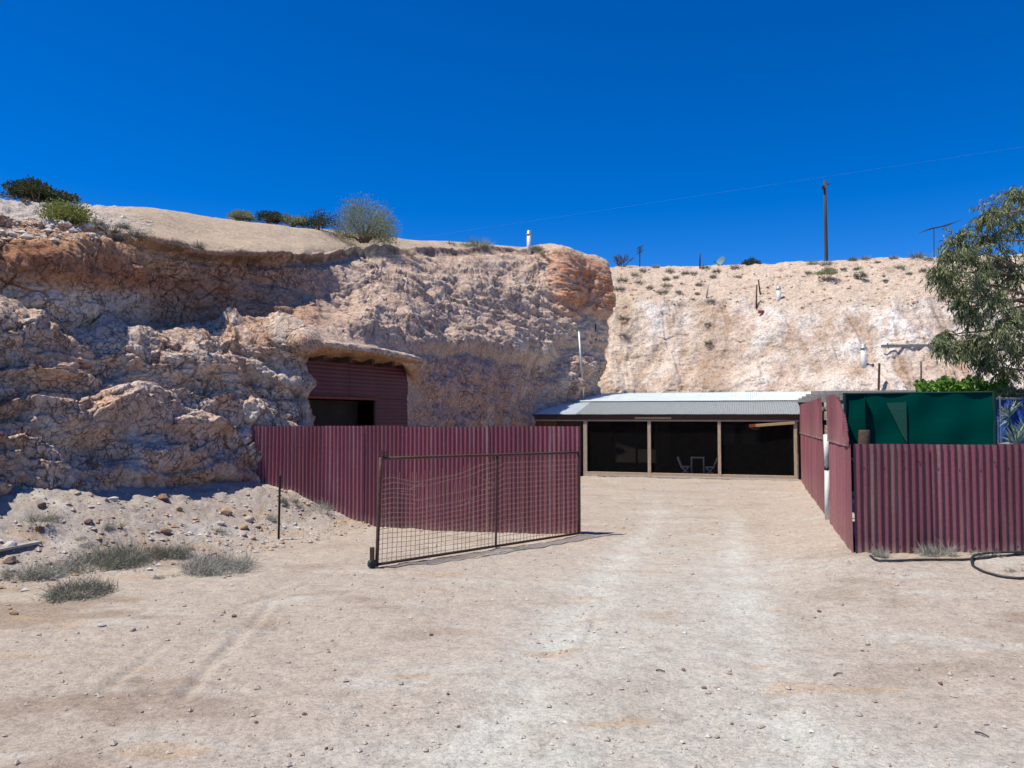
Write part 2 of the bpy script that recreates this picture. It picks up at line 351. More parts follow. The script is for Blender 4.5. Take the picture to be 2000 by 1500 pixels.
GX0, GY0, GST = -16., 1., .06; gxs = np.arange(GX0, 16, GST); gys = np.arange(GY0, 33, GST); _gx, _gy = np.meshgrid(gxs, gys, indexing='ij')
GT = (gz0(_gx.ravel(), _gy.ravel())+ground_noise(_gx.ravel(), _gy.ravel())).reshape(_gx.shape)
def gz(X, Y):
    a = np.clip((np.asarray(X, float)-GX0)/GST, 0, GT.shape[0]-1.01); b = np.clip((np.asarray(Y, float)-GY0)/GST, 0, GT.shape[1]-1.01)
    i = a.astype(int); j = b.astype(int); a = a-i; b = b-j
    r = (GT[i, j]*(1-a)+GT[i+1, j]*a)*(1-b)+(GT[i, j+1]*(1-a)+GT[i+1, j+1]*a)*b
    return float(r) if np.ndim(r) == 0 else r
ys = np.concatenate([np.array([-250, -120, -60, -30, -15, -8, -4, -1.5, 0, 1., 1.8]), np.exp(np.linspace(math.log(2.6), math.log(34), 560)), np.array([38, 45, 60, 100, 180, 320])])
ts = np.concatenate([-np.array([140, 60, 25, 12, 6, 3.2, 2., 1.5, 1.2, 1.05]), np.linspace(-.9, .9, 640), np.array([1.05, 1.2, 1.5, 2., 3.2, 6, 12, 25, 60, 140])])
T, Yg = np.meshgrid(ts, ys, indexing='ij'); Xg = T*np.maximum(Yg, 2.6)
Xf, Yf = Xg.ravel(), Yg.ravel(); Zf = gz0(Xf, Yf)+ground_noise(Xf, Yf)
pg = np.stack([Xf, Yf, np.zeros_like(Xf)], -1)
pale = np.array([.525, .51, .455]); pink = np.array([.437, .368, .305]); brown = np.array([.335, .262, .205]); orng = np.array([.45, .32, .205])
n1 = fbm(pg*np.array([.55, .8, 1]), 4, 31); n2 = fbm(pg*np.array([1.6, 2.2, 1]), 4, 41); n3 = fbm(pg*np.array([.8, 2.0, 1]), 4, 51)
xc = np.interp(Yf, [0, 3.6, 7.6, 14, 24], [.2, .6, 1.5, 3.3, 5.6]); lane = np.exp(-((Xf-xc)/1.35)**2)*.75*(1-sstep(8, 14, Yf))+.6*(1-sstep(3.3, 4.6, Yf))*sstep(-2, 0, Xf)
col = pink[None]*np.ones((len(Xf), 1))
def mixc(col, c, w): w = np.clip(w, 0, 1)[:, None]; return col*(1-w)+c[None]*w
col = mixc(col, brown, sstep(.02, .38, n1+.35*n2)*1.*(1-lane)*(1-.6*sstep(8, 11, Yf)))
col = mixc(col, pale, lane*(.75+.6*n2)); col = mixc(col, pale, sstep(.12, .42, n3)*.4)
tw_ = sum(np.exp(-((Xf-xc-o_)/.22)**2) for o_ in (-.78, .72)); col = mixc(col, pale*1.04, tw_*(.55+1.2*n2)*(1-sstep(11, 20, Yf))); col = mixc(col, brown*1.08, np.exp(-((Xf-xc+.02)/.3)**2)*.45*sstep(-.2, .3, n1+n2)*(1-sstep(6, 12, Yf)))
col = mixc(col, orng, sstep(.3, .5, fbm(pg*np.array([.9, 2.6, 1]), 3, 61))*.6)
dcl = cliff_d(Xf, Yf); rub = (1-sstep(1.8, 3.3, dcl))
col = mixc(col, np.array([.40, .345, .30]), rub*.7); col = mixc(col, orng, rub*sstep(.05, .4, n2)*sstep(.6, 1.6, dcl)*.75); col = mixc(col, np.array([.52, .48, .44]), rub*sstep(.1, .35, n3)*.6)
gme = np_mesh('ground', np.stack([Xf, Yf, Zf], -1), grid_faces(len(ts), len(ys)), M['ground'], col)
ground = tag(mesh_obj('ground', gme), kind='structure')

# ------------------------------------------------------------------ cliffs
def sheet(cols, nrow_seg, tpar, tsamp):
    K = np.array([[list(at(*q)) for q in c] for c in cols])       # ncol, nrow, 3
    A = pchip(np.array(tpar, float), K, np.asarray(tsamp, float))  # nu, nrow, 3
    rv = np.concatenate([np.linspace(i, i+1, n, endpoint=False) for i, n in enumerate(nrow_seg)]+[[len(nrow_seg)]])
    B = np.swapaxes(pchip(np.arange(A.shape[1]), np.swapaxes(A, 0, 1), rv), 0, 1)
    return B, rv
def normals(B):
    du = np.gradient(B, axis=0); dv = np.gradient(B, axis=1); n = np.cross(du, dv); n /= np.linalg.norm(n, axis=-1, keepdims=True)+1e-9
    return n
def col_pts(x, rows, xs=None):
    return [((xs[i] if xs else x), y, Y) for i, (y, Y) in enumerate(rows)]
LC = [
 (-900, [(1500, 5.2), (1080, 5.2), (900, 5.3), (720, 5.5), (560, 5.7), (520, 6.0), (380, 6.2), (250, 6.7), (180, 8), (120, 11), (200, 20), (500, 70)]),
 (-400, [(1300, 7.7), (1000, 7.7), (880, 7.8), (740, 8.05), (610, 8.3), (575, 8.7), (470, 8.8), (370, 9.4), (330, 10.8), (300, 13), (340, 22), (560, 80)]),
 (-150, [(1200, 9.2), (968, 9.2), (870, 9.3), (750, 9.6), (650, 9.8), (610, 10.3), (520, 10.4), (415, 11.), (380, 12.4), (352, 14.2), (390, 24), (570, 80)]),
 (0, [(1150, 10.4), (950, 10.4), (870, 10.5), (760, 10.8), (655, 10.95), (622, 11.6), (540, 11.55), (443, 12.5), (415, 13.8), (390, 15.5), (430, 26), (580, 80)]),
 (90, [(1130, 10.95), (947, 10.95), (870, 11.0), (765, 11.3), (690, 11.45), (655, 12.1), (545, 12.05), (448, 13.0), (418, 14.4), (398, 16.5), (430, 27), (580, 80)]),
 (180, [(1110, 11.5), (943, 11.5), (870, 11.55), (770, 11.9), (690, 12.1), (660, 12.75), (555, 12.7), (458, 13.4), (428, 15.4), (404, 18), (440, 28), (590, 80)]),
 (300, [(1100, 12.4), (936, 12.4), (870, 12.5), (780, 12.85), (690, 13.0), (660, 13.75), (560, 13.85), (482, 14.05), (442, 16.5), (408, 19.5), (450, 30), (600, 80)]),
 (400, [(1090, 13.3), (940, 13.3), (870, 13.4), (780, 13.7), (690, 13.85), (655, 14.75), (570, 14.9), (497, 15.), (456, 18), (424, 21), (460, 32), (600, 80)]),
 (480, [(1080, 14.1), (945, 14.1), (870, 14.15), (780, 14.4), (680, 14.5), (648, 15.5), (570, 15.75), (501, 15.9), (460, 19), (433, 22.5), (470, 34), (610, 80)]),
 (550, [(1080, 14.8), (948, 14.8), (870, 14.8), (770, 14.95), (668, 15.05), (640, 16.1), (570, 16.6), (503, 16.95), (466, 20), (441, 23.5), (480, 35), (610, 80)]),
 (574, [(1070, 15.0), (950, 15.0), (870, 15.0), (780, 15.05), (664, 15.15), (640, 16.2), (570, 17.0), (503, 17.5), (468, 20.5), (445, 24), (480, 36), (610, 80)]),
 (588, [(1070, 15.2), (950, 15.3), (850, 15.3), (702, 15.35), (672, 15.2), (645, 16.), (575, 17.2), (502, 17.8), (469, 20.8), (446, 24), (480, 36), (610, 80)]),
 (594, [(1070, 18.6), (950, 18.6), (830, 18.6), (693, 16.1), (670, 15.3), (648, 15.9), (578, 17.3), (502, 17.9), (469, 21), (446, 24.2), (480, 36), (610, 80)]),
 (700, [(1070, 20), (950, 20), (830, 20), (703, 17.5), (684, 16.7), (664, 17.2), (595, 20.1), (498, 24.2), (475, 26.2), (455, 28.3), (490, 37), (620, 80)]),
 (782, [(1070, 21.3), (950, 21.3), (830, 21.3), (713, 18.9), (702, 18.1), (684, 18.7), (600, 21.9), (500, 26.5), (485, 28.1), (466, 30.2), (495, 38), (630, 80)]),
 (792, [(1060, 18.75), (952, 18.75), (850, 18.75), (722, 18.75), (709, 18.3), (690, 18.9), (600, 22.1), (500, 26.7), (486, 28.3), (467, 30.4), (495, 38), (630, 80)]),
 (830, [(1060, 19.6), (952, 19.6), (870, 19.7), (790, 19.8), (725, 19.9), (690, 20.6), (600, 23.6), (497, 28.0), (485, 29.3), (470, 31.3), (497, 38), (630, 80)]),
 (900, [(1060, 22.0), (945, 22.), (870, 22.), (790, 22.1), (722, 22.2), (692, 22.9), (600, 26.1), (497, 30.0), (486, 31), (473, 32.4), (500, 39), (630, 80)]),
 (980, [(1050, 24.7), (938, 24.7), (870, 24.7), (800, 24.8), (738, 24.9), (700, 25.5), (600, 28.6), (492, 31.6), (486, 32.1), (480, 32.9), (505, 40), (640, 80)]),
 (1050, [(1050, 27.6), (932, 27.6), (870, 27.6), (800, 27.7), (738, 27.9), (700, 28.3), (600, 30.3), (498, 32), (490, 32.3), (486, 32.9), (505, 40), (640, 80)]),
 (1100, [(1040, 29.3), (925, 29.3), (870, 29.3), (800, 29.4), (730, 29.6), (690, 29.9), (600, 30.6), (522, 31), (497, 31.4), (489, 32.2), (510, 41), (640, 80)]),
 (1145, [(1030, 30.6), (918, 30.6), (870, 30.6), (800, 30.7), (725, 30.9), (690, 31.1), (605, 31.5), (535, 31.8), (510, 32.2), (500, 33), (520, 41), (640, 80)]),
]
for x, r in LC:
    if x <= 590:
        for i, dy in ((2, .18), (3, .36), (4, .5), (5, .45), (6, .42), (7, .3)): r[i] = (r[i][0], r[i][1]+dy*float(np.interp(x, [480, 550, 574, 588], [1, .55, .3, .1])))
    if 150 < x < 500:
        for i, dy in ((2, .1), (3, .25), (4, .36), (5, .3), (6, .3), (7, .25)): r[i] = (r[i][0], r[i][1]+dy*(.5 if x > 450 else 1))
    if 590 < x < 800: r[4] = (r[4][0]+2, r[4][1]-.35)
    if x >= 970: r[10] = (690, r[9][1]+1.3); r[11] = (930, r[9][1]+2.6)
LCc = [col_pts(x, r) for x, r in LC]; LCt = [c[0] for c in LC]
LCc.append(list(zip([1158, 1159, 1160, 1161, 1165, 1170, 1184, 1190, 1188, 1180, 1166, 1150], [1030, 915, 870, 800, 725, 690, 610, 550, 532, 516, 690, 930], [31.5, 31.5, 31.5, 31.5, 31.6, 31.8, 32.1, 32.3, 32.6, 33.1, 33.6, 34.2]))); LCt.append(1180)
LCc.append(list(zip([1104]*6+[1120, 1130, 1136, 1140, 1130, 1120], [1030, 915, 870, 800, 735, 710, 650, 600, 575, 560, 700, 930], [32.6]*6+[32.9, 33, 33.2, 33.5, 33.9, 34.4]))); LCt.append(1230)
LCc.append(list(zip([1010]*12, [1030, 905, 880, 840, 800, 760, 720, 690, 680, 675, 740, 930], [34]*9+[34.2, 34.6, 35]))); LCt.append(1300)
tsL = np.concatenate([np.linspace(-900, -30, 110, endpoint=False), np.linspace(-30, 1195, 860, endpoint=False), np.linspace(1195, 1300, 30)])
segL = [6, 46, 58, 64, 40, 70, 62, 44, 40, 12, 6]
B, rvL = sheet(LCc, segL, LCt, tsL); nu, nv = B.shape[:2]
N = normals(B); 
if N[nu//2, nv//3] @ np.array([.6, -1, .2]) < 0: N = -N
P = B.reshape(-1, 3); TX = np.repeat(tsL, nv); RV = np.tile(rvL, nu)
capm0 = sstep(6.97, 7.12, RV); rcap = capm0*sstep(1020, 1075, TX); capm = capm0*(1-.9*sstep(1020, 1075, TX)); leftcap = capm*(1-sstep(150, 300, TX)); prow = sstep(1060, 1110, TX)
slope = sstep(620, 720, TX)*sstep(4.6, 5.2, RV)*(1-capm)*(1-prow); wallR = sstep(790, 830, TX)*(1-sstep(4.2, 5, RV))
recess = sstep(4.9, 5.3, RV)*(1-capm)*(1-sstep(560, 680, TX)); lowL = (1-sstep(4.6, 5.1, RV))*(1-sstep(600, 625, TX))
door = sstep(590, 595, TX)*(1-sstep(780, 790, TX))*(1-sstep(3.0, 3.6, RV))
0 and print('SLOPE', (N.reshape(-1, 3)[slope > .7]@np.array(TOSUN)).mean(), 'LOW', (N.reshape(-1, 3)[lowL > .9]@np.array(TOSUN)).mean())
wide = fbm(P*np.array([.5, .5, .75]), 4, 5); ledge = ridged(P*np.array([.55, .55, 1.25])+.25*noise(P*.8, 3)[:, None], 4, 11)
sA = P[:, 0]*.46+P[:, 1]*.89; dA = P[:, 0]*.89-P[:, 1]*.46
stri = ridged(np.stack([(sA-.35*P[:, 2])*.32+.3*noise(P*.6, 25), (P[:, 2]+.35*sA)*1.5+.35*noise(P*.9, 24), dA*.5], -1), 4, 23); fine = fbm(P*4.2, 4, 33)
wp = P+.16*np.stack([noise(P*2.1, 1), noise(P*2.1, 2), noise(P*2.1, 4)], -1)
d1, d2, vid = voro(wp*np.array([2.6, 2.6, 3.4]), 5); crk = np.clip(1-(d2-d1)/.13, 0, 1)
e1, e2, vid2 = voro(wp*np.array([1.05, 1.05, 1.5]), 8)
lump = np.clip(1-e1, 0, 1)
rg1 = ridged(wp*np.array([1.9, 1.9, 2.6]), 4, 61); rg2 = ridged(P*np.array([4.6, 4.6, 6.]), 3, 67)
crk = crk*sstep(-.15, .25, noise(P*1.1, 303))
crackw = np.clip(.95*lowL+.8*recess+.45*slope+.6*wallR+.25, 0, 1)*(1-capm)
D = wide*(.42*lowL+.16*recess+0.26*slope+.22*wallR+.12*(1-capm)+.35*prow*(1-capm))
D += ledge*(.26*lowL+.07*recess+.10*slope+.07*wallR+.05*(1-capm))+stri*(.30*slope+.04*lowL)
D += (lump-.45)*(.14*lowL+.12*recess+.10*slope+.10*wallR+.15*prow*(1-capm))
D += (rg1*.12+rg2*.055)*(lowL+.55*recess+.45*slope+.75*wallR+1.3*prow*(1-capm0)+1.2*rcap)
def strata(per, dip, amp, seed):
    h = (P[:, 2]+dip*(P[:, 0]*.46+P[:, 1]*.89)+.30*fbm(P*.75, 3, seed)+.05*noise(P*4, seed+3))/per
    k = np.floor(h).astype(np.int32); fr = h-k; z = np.zeros_like(k); a = (_h(k, z, z, seed) & np.uint32(255))/255.
    prof = np.where(fr < .82, fr/.82, (1-fr)/.18); return amp*(prof-.5)*(.25+a)*sstep(-.35, .25, noise(P*.9, seed+9))
ST = strata(.55, .16, .26, 501)+strata(.23, .10, .13, 511)+strata(.11, .12, .05, 521)
D += ST*(1.*lowL+.30*recess+.45*slope+.18*wallR+.25*prow*(1-capm0))
D += ((vid-.5)*.05*crackw-crk*.06*crackw)+fine*(.05*(1-capm)+.012)
D += capm*(.06*wide+leftcap*.10*fine)
rimw = np.exp(-((RV-6.95)/.22)**2); D += rimw*(.10*noise(P*1.7, 91)+.05*noise(P*5, 93))
# jagged drip of the smooth cap over the rock
D += .16*(1+noise(P*1.3, 404))*np.exp(-((RV-7.02)/.07)**2)*(1-prow)*sstep(200, 330, TX)-.16*np.exp(-((RV-6.84+.08*noise(P*2., 405))/.10)**2)*(1-prow)
D *= 1-.45*rcap; D *= 1-.45*slope*sstep(6.2, 6.95, RV)
D *= 1-.6*sstep(588, 594, TX)*(1-sstep(784, 800, TX))*sstep(2.9, 3.2, RV)*(1-sstep(4.4, 5, RV))
D *= (1-.85*door)*(1-.55*np.exp(-((TX-580)/28)**2))
# individual ledges seen in the photograph (image x, image y, rx, ry, push)
for (bx_, by_, rx, ry, am) in [(60, 655, 70, 30, .35), (170, 835, 110, 45, .4), (330, 740, 90, 35, .28), (450, 665, 80, 22, .22), (250, 700, 90, 25, .25), (330, 850, 60, 40, .12), (430, 850, 60, 40, .1), (90, 880, 90, 40, .3), (250, 900, 70, 25, .1), (570, 660, 45, 20, .25), (560, 745, 30, 20, .18), (130, 500, 110, 35, .22), (40, 590, 70, 22, .18), (200, 545, 80, 22, .15), (860, 690, 60, 22, .25), (990, 690, 60, 25, .3), (750, 640, 80, 30, .25), (300, 640, 120, 40, -.2), (480, 570, 120, 45, -.15), (1130, 560, 50, 50, .35), (690, 560, 60, 40, .2), (170, 780, 80, 22, -.18), (400, 790, 90, 25, -.12)]:
    Yp = P[:, 1]; ix = 1000+F*P[:, 0]/np.maximum(Yp, 1); iy = 812-F*(P[:, 2]-CAMH)/np.maximum(Yp, 1)
    D += am*np.exp(-((ix-bx_)/rx)**2-((iy-by_)/ry)**2)*(1-door)
PL = P+N.reshape(-1, 3)*D[:, None]
white = np.array([.605, .51, .43]); beige = np.array([.555, .405, .31]); ora = np.array([.54, .315, .18]); red = np.array([.33, .145, .085]); dust = np.array([.435, .28, .20]); pinkr = np.array([.545, .365, .28]); capc = np.array([.43, .335, .245])
c1 = fbm(P*.9, 4, 101); c2 = fbm(P*2.6, 4, 111); c3 = fbm(P*np.array([1.2, 1.2, .5]), 4, 121)
cL = beige[None]*np.ones((len(P), 1))
cL = mixc(cL, white, lowL*sstep(-.35, .1, c1)*.95); cL = mixc(cL, ora, lowL*sstep(.12, .45, c2+.35*ledge-.15)*.4); cL = mixc(cL, dust, lowL*sstep(.2, .5, c3)*.6)
cL = mixc(cL, white, recess*(1-sstep(5.75, 6.1, RV+.25*c1))*(1-sstep(230, 420, TX+150*c1)))
cL = mixc(cL, dust, recess*sstep(200, 380, TX+120*c1)); cL = mixc(cL, red, recess*sstep(300, 450, TX)*sstep(0, .35, c2+.2*c1)*.5)
cL = mixc(cL, ora, recess*sstep(5.7, 6.1, RV+.25*c1)*(1-sstep(240, 380, TX))); cL = mixc(cL, red, recess*np.exp(-((RV-6.15-.25*c1)/.22)**2)*(1-sstep(260, 480, TX))*.75)
cL = mixc(cL, white, slope*sstep(.05, .45, c2)*.6); cL = mixc(cL, pinkr, wallR*(1-prow)); cL = mixc(cL, ora, wallR*np.exp(-((TX-975)/45)**2-((RV-2.6)/.5)**2)); cL = mixc(cL, pinkr, wallR*prow*.8); cL = mixc(cL, white, wallR*sstep(.15, .4, c3)*.6)
cL = mixc(cL, np.array([.46, .19, .095]), prow*sstep(5.6, 6.0, RV+.35*c1)*(1-sstep(7.9, 8.4, RV+.3*c2))*(.45+.5*sstep(-.25, .25, c2)))
cL = mixc(cL, capc*np.array([1, 1, 1]), capm*sstep(150, 260, TX)); cL = mixc(cL, np.array([.45, .40, .36]), leftcap*.8)
cL = mixc(cL, red*1.25, sstep(3.05, 3.3, RV)*(1-sstep(3.75, 4.0, RV))*sstep(590, 598, TX)*(1-sstep(800, 830, TX))*.25); cL = mixc(cL, ora, sstep(3.05, 3.3, RV)*(1-sstep(3.9, 4.2, RV))*sstep(590, 598, TX)*(1-sstep(800, 830, TX))*.8)
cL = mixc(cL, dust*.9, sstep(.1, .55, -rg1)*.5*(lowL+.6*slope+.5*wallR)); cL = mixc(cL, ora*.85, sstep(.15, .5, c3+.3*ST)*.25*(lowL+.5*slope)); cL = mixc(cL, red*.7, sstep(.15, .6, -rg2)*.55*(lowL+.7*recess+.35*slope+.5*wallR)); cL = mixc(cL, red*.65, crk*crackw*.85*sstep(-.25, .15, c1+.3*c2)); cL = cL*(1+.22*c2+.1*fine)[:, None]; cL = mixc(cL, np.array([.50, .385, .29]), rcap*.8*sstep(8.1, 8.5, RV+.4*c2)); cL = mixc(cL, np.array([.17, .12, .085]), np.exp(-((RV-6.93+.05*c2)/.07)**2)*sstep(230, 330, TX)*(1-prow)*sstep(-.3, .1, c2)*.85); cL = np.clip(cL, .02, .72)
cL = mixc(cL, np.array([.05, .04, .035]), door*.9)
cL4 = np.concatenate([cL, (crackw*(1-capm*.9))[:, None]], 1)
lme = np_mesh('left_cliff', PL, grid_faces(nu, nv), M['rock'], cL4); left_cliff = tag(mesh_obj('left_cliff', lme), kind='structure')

by = {1000: 37.5, 1120: 36.4, 1200: 35.8, 1300: 35.0, 1400: 33.8, 1500: 32.2, 1600: 30.8, 1800: 29.3, 2000: 28.9, 2200: 28.7, 2700: 28.5, 4200: 28.5}
crest = {1000: 530, 1120: 525, 1200: 521, 1300: 520, 1400: 519, 1500: 515, 1600: 511, 1800: 503, 2000: 498, 2200: 495, 2700: 500, 4200: 540}
BCc = []
for x, b in by.items():
    cr = crest[x]; q = 590+8*math.sin(x*.013)
    BCc.append([(x, 960, b), (x, 780, b+.05), (x, 700, b+1.3), (x, 645, b+2.2), (x, q, b+3.4), (x, q-(q-cr)*.5, b+6.), (x, cr, b+9.4), (x, cr+16, b+16), (x, 650, b+70)])
tsB = np.concatenate([np.linspace(1000, 1150, 24, endpoint=False), np.linspace(1150, 2060, 560, endpoint=False), np.linspace(2060, 4200, 80)])
B2, rvB = sheet(BCc, [10, 70, 60, 60, 60, 56, 14, 5], list(by.keys()), tsB); nu2, nv2 = B2.shape[:2]
N2 = normals(B2)
if N2[nu2//2, nv2//2] @ np.array([0, -1, .5]) < 0: N2 = -N2
Q = B2.reshape(-1, 3); TX = np.repeat(tsB, nv2); RV = np.tile(rvB, nu2)
upper = sstep(3.7, 4.2, RV+.35*fbm(Q*.5, 3, 7)); crestm = sstep(5.8, 6.3, RV)
run = fbm(Q*np.array([.9, .5, .14]), 4, 201); run2 = ridged(Q*np.array([.55, .4, .12]), 3, 211); m1 = fbm(Q*np.array([1.6, 1.6, 2.2]), 4, 221); f1 = fbm(Q*5, 3, 231)
v1, v2, vi = voro(Q*np.array([2.2, 2.2, 2.8]), 12)
D2 = (.34*run-.30*np.maximum(run2-.35, 0))*(1-.6*upper)+.07*m1+.035*f1+(vi-.5)*.05+np.clip(.5-v1, 0, 1)*.1*upper
D2 -= .10*sstep(.2, .42, fbm(np.stack([Q[:, 0]*1.7+.3*noise(Q*.5, 290), Q[:, 1]*.3, Q[:, 2]*.10], -1), 3, 291))*(1-upper)
D2 *= 1-.3*crestm
PB = Q+N2.reshape(-1, 3)*D2[:, None]
k1 = fbm(Q*.45, 4, 241); k2 = fbm(Q*np.array([.9, .9, .35]), 4, 251)
cB = np.array([.64, .54, .465])[None]*np.ones((len(Q), 1))
cB = mixc(cB, np.array([.70, .65, .60]), sstep(-.05, .35, k2+.15*sstep(1500, 1700, TX))*(sstep(1.6, 2.6, RV)*.75+.25)*sstep(1200, 1260, TX))
cB = mixc(cB, np.array([.495, .385, .295]), upper*.9)
cB = mixc(cB, np.array([.40, .29, .21]), np.exp(-((TX-1385+10*k1)/42)**2)*(1-upper)*sstep(.3, 1.5, RV)*.8)
cB = mixc(cB, np.array([.43, .33, .24]), np.exp(-((TX-1225)/40)**2)*sstep(2, 3, RV)*.6)
cB = mixc(cB, np.array([.36, .22, .13]), sstep(.2, .42, fbm(Q*np.array([1.5, 1.5, .9]), 4, 281)+.5*np.maximum(run2-.3, 0)-.06)*.4*(1-upper)); vs_ = fbm(np.stack([Q[:, 0]*1.7+.3*noise(Q*.5, 290), Q[:, 1]*.3, Q[:, 2]*.10], -1), 3, 291); vst = sstep(.22, .42, vs_)*sstep(-.1, .25, noise(Q*np.array([.5, .5, .35]), 292))*(1-upper); cB = mixc(cB, np.array([.38, .25, .16]), vst*.7); cB = mixc(cB, np.array([.36, .25, .17]), np.maximum(run2-.5, 0)*1.6*(1-upper))
cB = mixc(cB, np.array([.25, .17, .12]), sstep(.34, .5, fbm(Q*1.4, 3, 271))*upper*.5)
cB = np.clip(cB*(1+.16*f1+.10*m1)[:, None], .03, .76)
cB4 = np.concatenate([cB, np.full((len(Q), 1), .6)], 1)
bme = np_mesh('back_cliff', PB, grid_faces(nu2, nv2), M['rock2'], cB4); back_cliff = tag(mesh_obj('back_cliff', bme), kind='structure')
def bvh_of(v, f): return BVHTree.FromPolygons([tuple(q) for q in v.tolist()], [tuple(q) for q in f.tolist()])
BV = [bvh_of(PL.reshape(nu, nv, 3)[::3, ::3].reshape(-1, 3), grid_faces(len(range(0, nu, 3)), len(range(0, nv, 3)))),
      bvh_of(PB.reshape(nu2, nv2, 3)[::3, ::3].reshape(-1, 3), grid_faces(len(range(0, nu2, 3)), len(range(0, nv2, 3)))),
      bvh_of(np.stack([Xf, Yf, Zf], -1).reshape(len(ts), len(ys), 3)[::3, ::3].reshape(-1, 3), grid_faces(len(range(0, len(ts), 3)), len(range(0, len(ys), 3))))]
def hit(x, y, default=None, only=None):
    best = None; o = Vector((0, 0, CAMH)); d = ray(x, y).normalized()
    for i, b in enumerate(BV):
        if only is not None and i != only: continue
        h = b.ray_cast(o, d)
        if h[0] and (best is None or h[3] < best[1]): best = (h[0], h[3])
    return best[0] if best else (at(x, y, default) if default else None)
def crestY(x): return float(np.interp(x, list(by.keys()), list(by.values())))+9.3
def ground_hit(x, y):
    return hit(x, y, only=2)

# ------------------------------------------------------------------ corrugated iron fences
TROW = {5: (0, .05, .14, .5, 1), 4: (0, .06, .5, 1)}
def corr(name, parent, m, p0, dvec, width, zb, zt, amp=.0095, pitch=.0762, phase=0., off=0., rows=5, segs=8, axis='z', tilt=0):
    """sheet standing on the line p0 + s*dvec, ribs upright; zb/zt are functions of s"""
    d = Vector(dvec).normalized(); nrm = Vector((d.y, -d.x, 0)); n = max(2, int(round(width/pitch*segs)))
    v = []; o0 = origin(parent); cc_ = []; tint = random.random()
    for i in range(n+1):
        s = width*i/n; w = amp*math.cos(2*math.pi*s/pitch+phase)
        for j in range(rows):
            t = TROW[rows][j]; z = zb(s)*(1-t)+zt(s)*t; cc_.append(((1, .45, .05, 0, 0)[j] if rows == 5 else (1, .3, 0, 0)[j], tint, 0))
            v.append(Vector(p0)+d*s+nrm*(w+off+tilt*(t-.5)+.006*math.sin(s*5+j*1.3+tint*9))-o0); v[-1].z = z-o0.z
    me = np_mesh(name, np.array([tuple(q) for q in v]), grid_faces(n+1, rows), m, np.array(cc_))
    return mesh_obj(name, me, parent)
def screws(parent, pts, nrm, r=.009):
    b = MB()
    for p in pts: b.tube([Vector(p)+nrm*.004, Vector(p)+nrm*.014], r, 6)
    b.build('screws', M['steel_post'], parent, kind='stuff')
def tipv(v2, z=0.): return Vector((v2[0], v2[1], z))
# left fence ------------------------------------------------
LF0 = Vector((-4.80, 14.0, 0)); LF1 = Vector((1.07, 12.4, 0)); LFd = (LF1-LF0).normalized(); LFL = (LF1-LF0).length; LFn = Vector((LFd.y, -LFd.x, 0))
lf = thing('corrugated_fence', (LF0.x, LF0.y, .4), 'long maroon corrugated iron fence running in front of the garage doorway', 'fence')
nS = 8; wS = LFL/nS; LFTOP = 1.47
for k in range(nS):
    p0 = LF0+LFd*(wS*k); off = .006*((k*7) % 3-1)
    zb = (lambda s, p0=p0: gz(p0.x+LFd.x*s, p0.y+LFd.y*s)-.06)
    corr('sheet', lf, M['maroon'], p0, LFd, wS+.03, zb, (lambda s, k=k: LFTOP+.006*((k*5) % 4-1.5)), amp=.013, phase=.4, off=off, pitch=wS/10)
screws(lf, [LF0+LFd*(wS/10*(i*2+.5))+Vector((0, 0, LFTOP-.38+.008*math.sin(i*.9)))+LFn*.008 for i in range(40)], LFn, .008)
b = MB(); b.bar(LF0-LFn*.05+Vector((0, 0, 1.08)), LF1-LFn*.05+Vector((0, 0, 1.08)), .05, .07); b.build('rail', M['timber_grey'], lf)
b = MB(); b.bar(LF0+LFd*.9-LFn*.05+Vector((0, 0, .32)), LF1-LFn*.05+Vector((0, 0, .32)), .05, .07); b.build('rail', M['timber_grey'], lf)
for s in (.3, 2.1, 4.0, 5.85):
    p = LF0+LFd*s-LFn*.13; b = MB(); b.tube([(p.x, p.y, gz(p.x, p.y)-.2), (p.x, p.y, 1.38)], .05, 10); b.build('post', M['timber_grey'], lf)
# right front fence -----------------------------------------
RF0 = Vector((4.07, 9.19, 0)); RF1 = Vector((9.2, 8.66, 0)); RFd = (RF1-RF0).normalized(); RFn = Vector((RFd.y, -RFd.x, 0)); RFTOP = 1.315
rf = thing('corrugated_fence', (RF0.x, RF0.y, 0), 'low weathered maroon corrugated iron fence facing the camera on the right', 'fence')
wS = .782; s0 = 0.; k = 0; scr = []
for wk in (.84, wS, wS, wS, wS, wS):
    p0 = RF0+RFd*s0
    zb = (lambda s, p0=p0: gz(p0.x+RFd.x*s, p0.y+RFd.y*s)-.05+.02*math.sin(s*9)); tp = RFTOP+(.0, -.004, .004, -.006, .0, .003)[k]
    corr('sheet', rf, M['maroon_front'], p0, RFd, wk+.025, zb, (lambda s, tp=tp: tp), amp=.0125, pitch=.0782, phase=1.0, off=.007*((k+1) % 2))
    for j, zz in ((1, 1.12), (4, 1.115), (7, 1.11), (9.5, 1.105), (2, .22), (6, .2), (9, .19)):
        scr.append(RF0+RFd*(s0+.0782*j)+RFn*.012+Vector((0, 0, zz)))
    s0 += wk; k += 1
screws(rf, scr, RFn, .009)
b = MB(); b.bar(RF0+RFd*.1-RFn*.06+Vector((0, 0, 1.1)), RF1-RFn*.06+Vector((0, 0, 1.1)), .05, .08); b.build('rail', M['timber_grey'], rf)
b = MB(); b.bar(RF0+RFd*.1-RFn*.06+Vector((0, 0, .25)), RF1-RFn*.06+Vector((0, 0, .25)), .05, .08); b.build('rail', M['timber_grey'], rf)
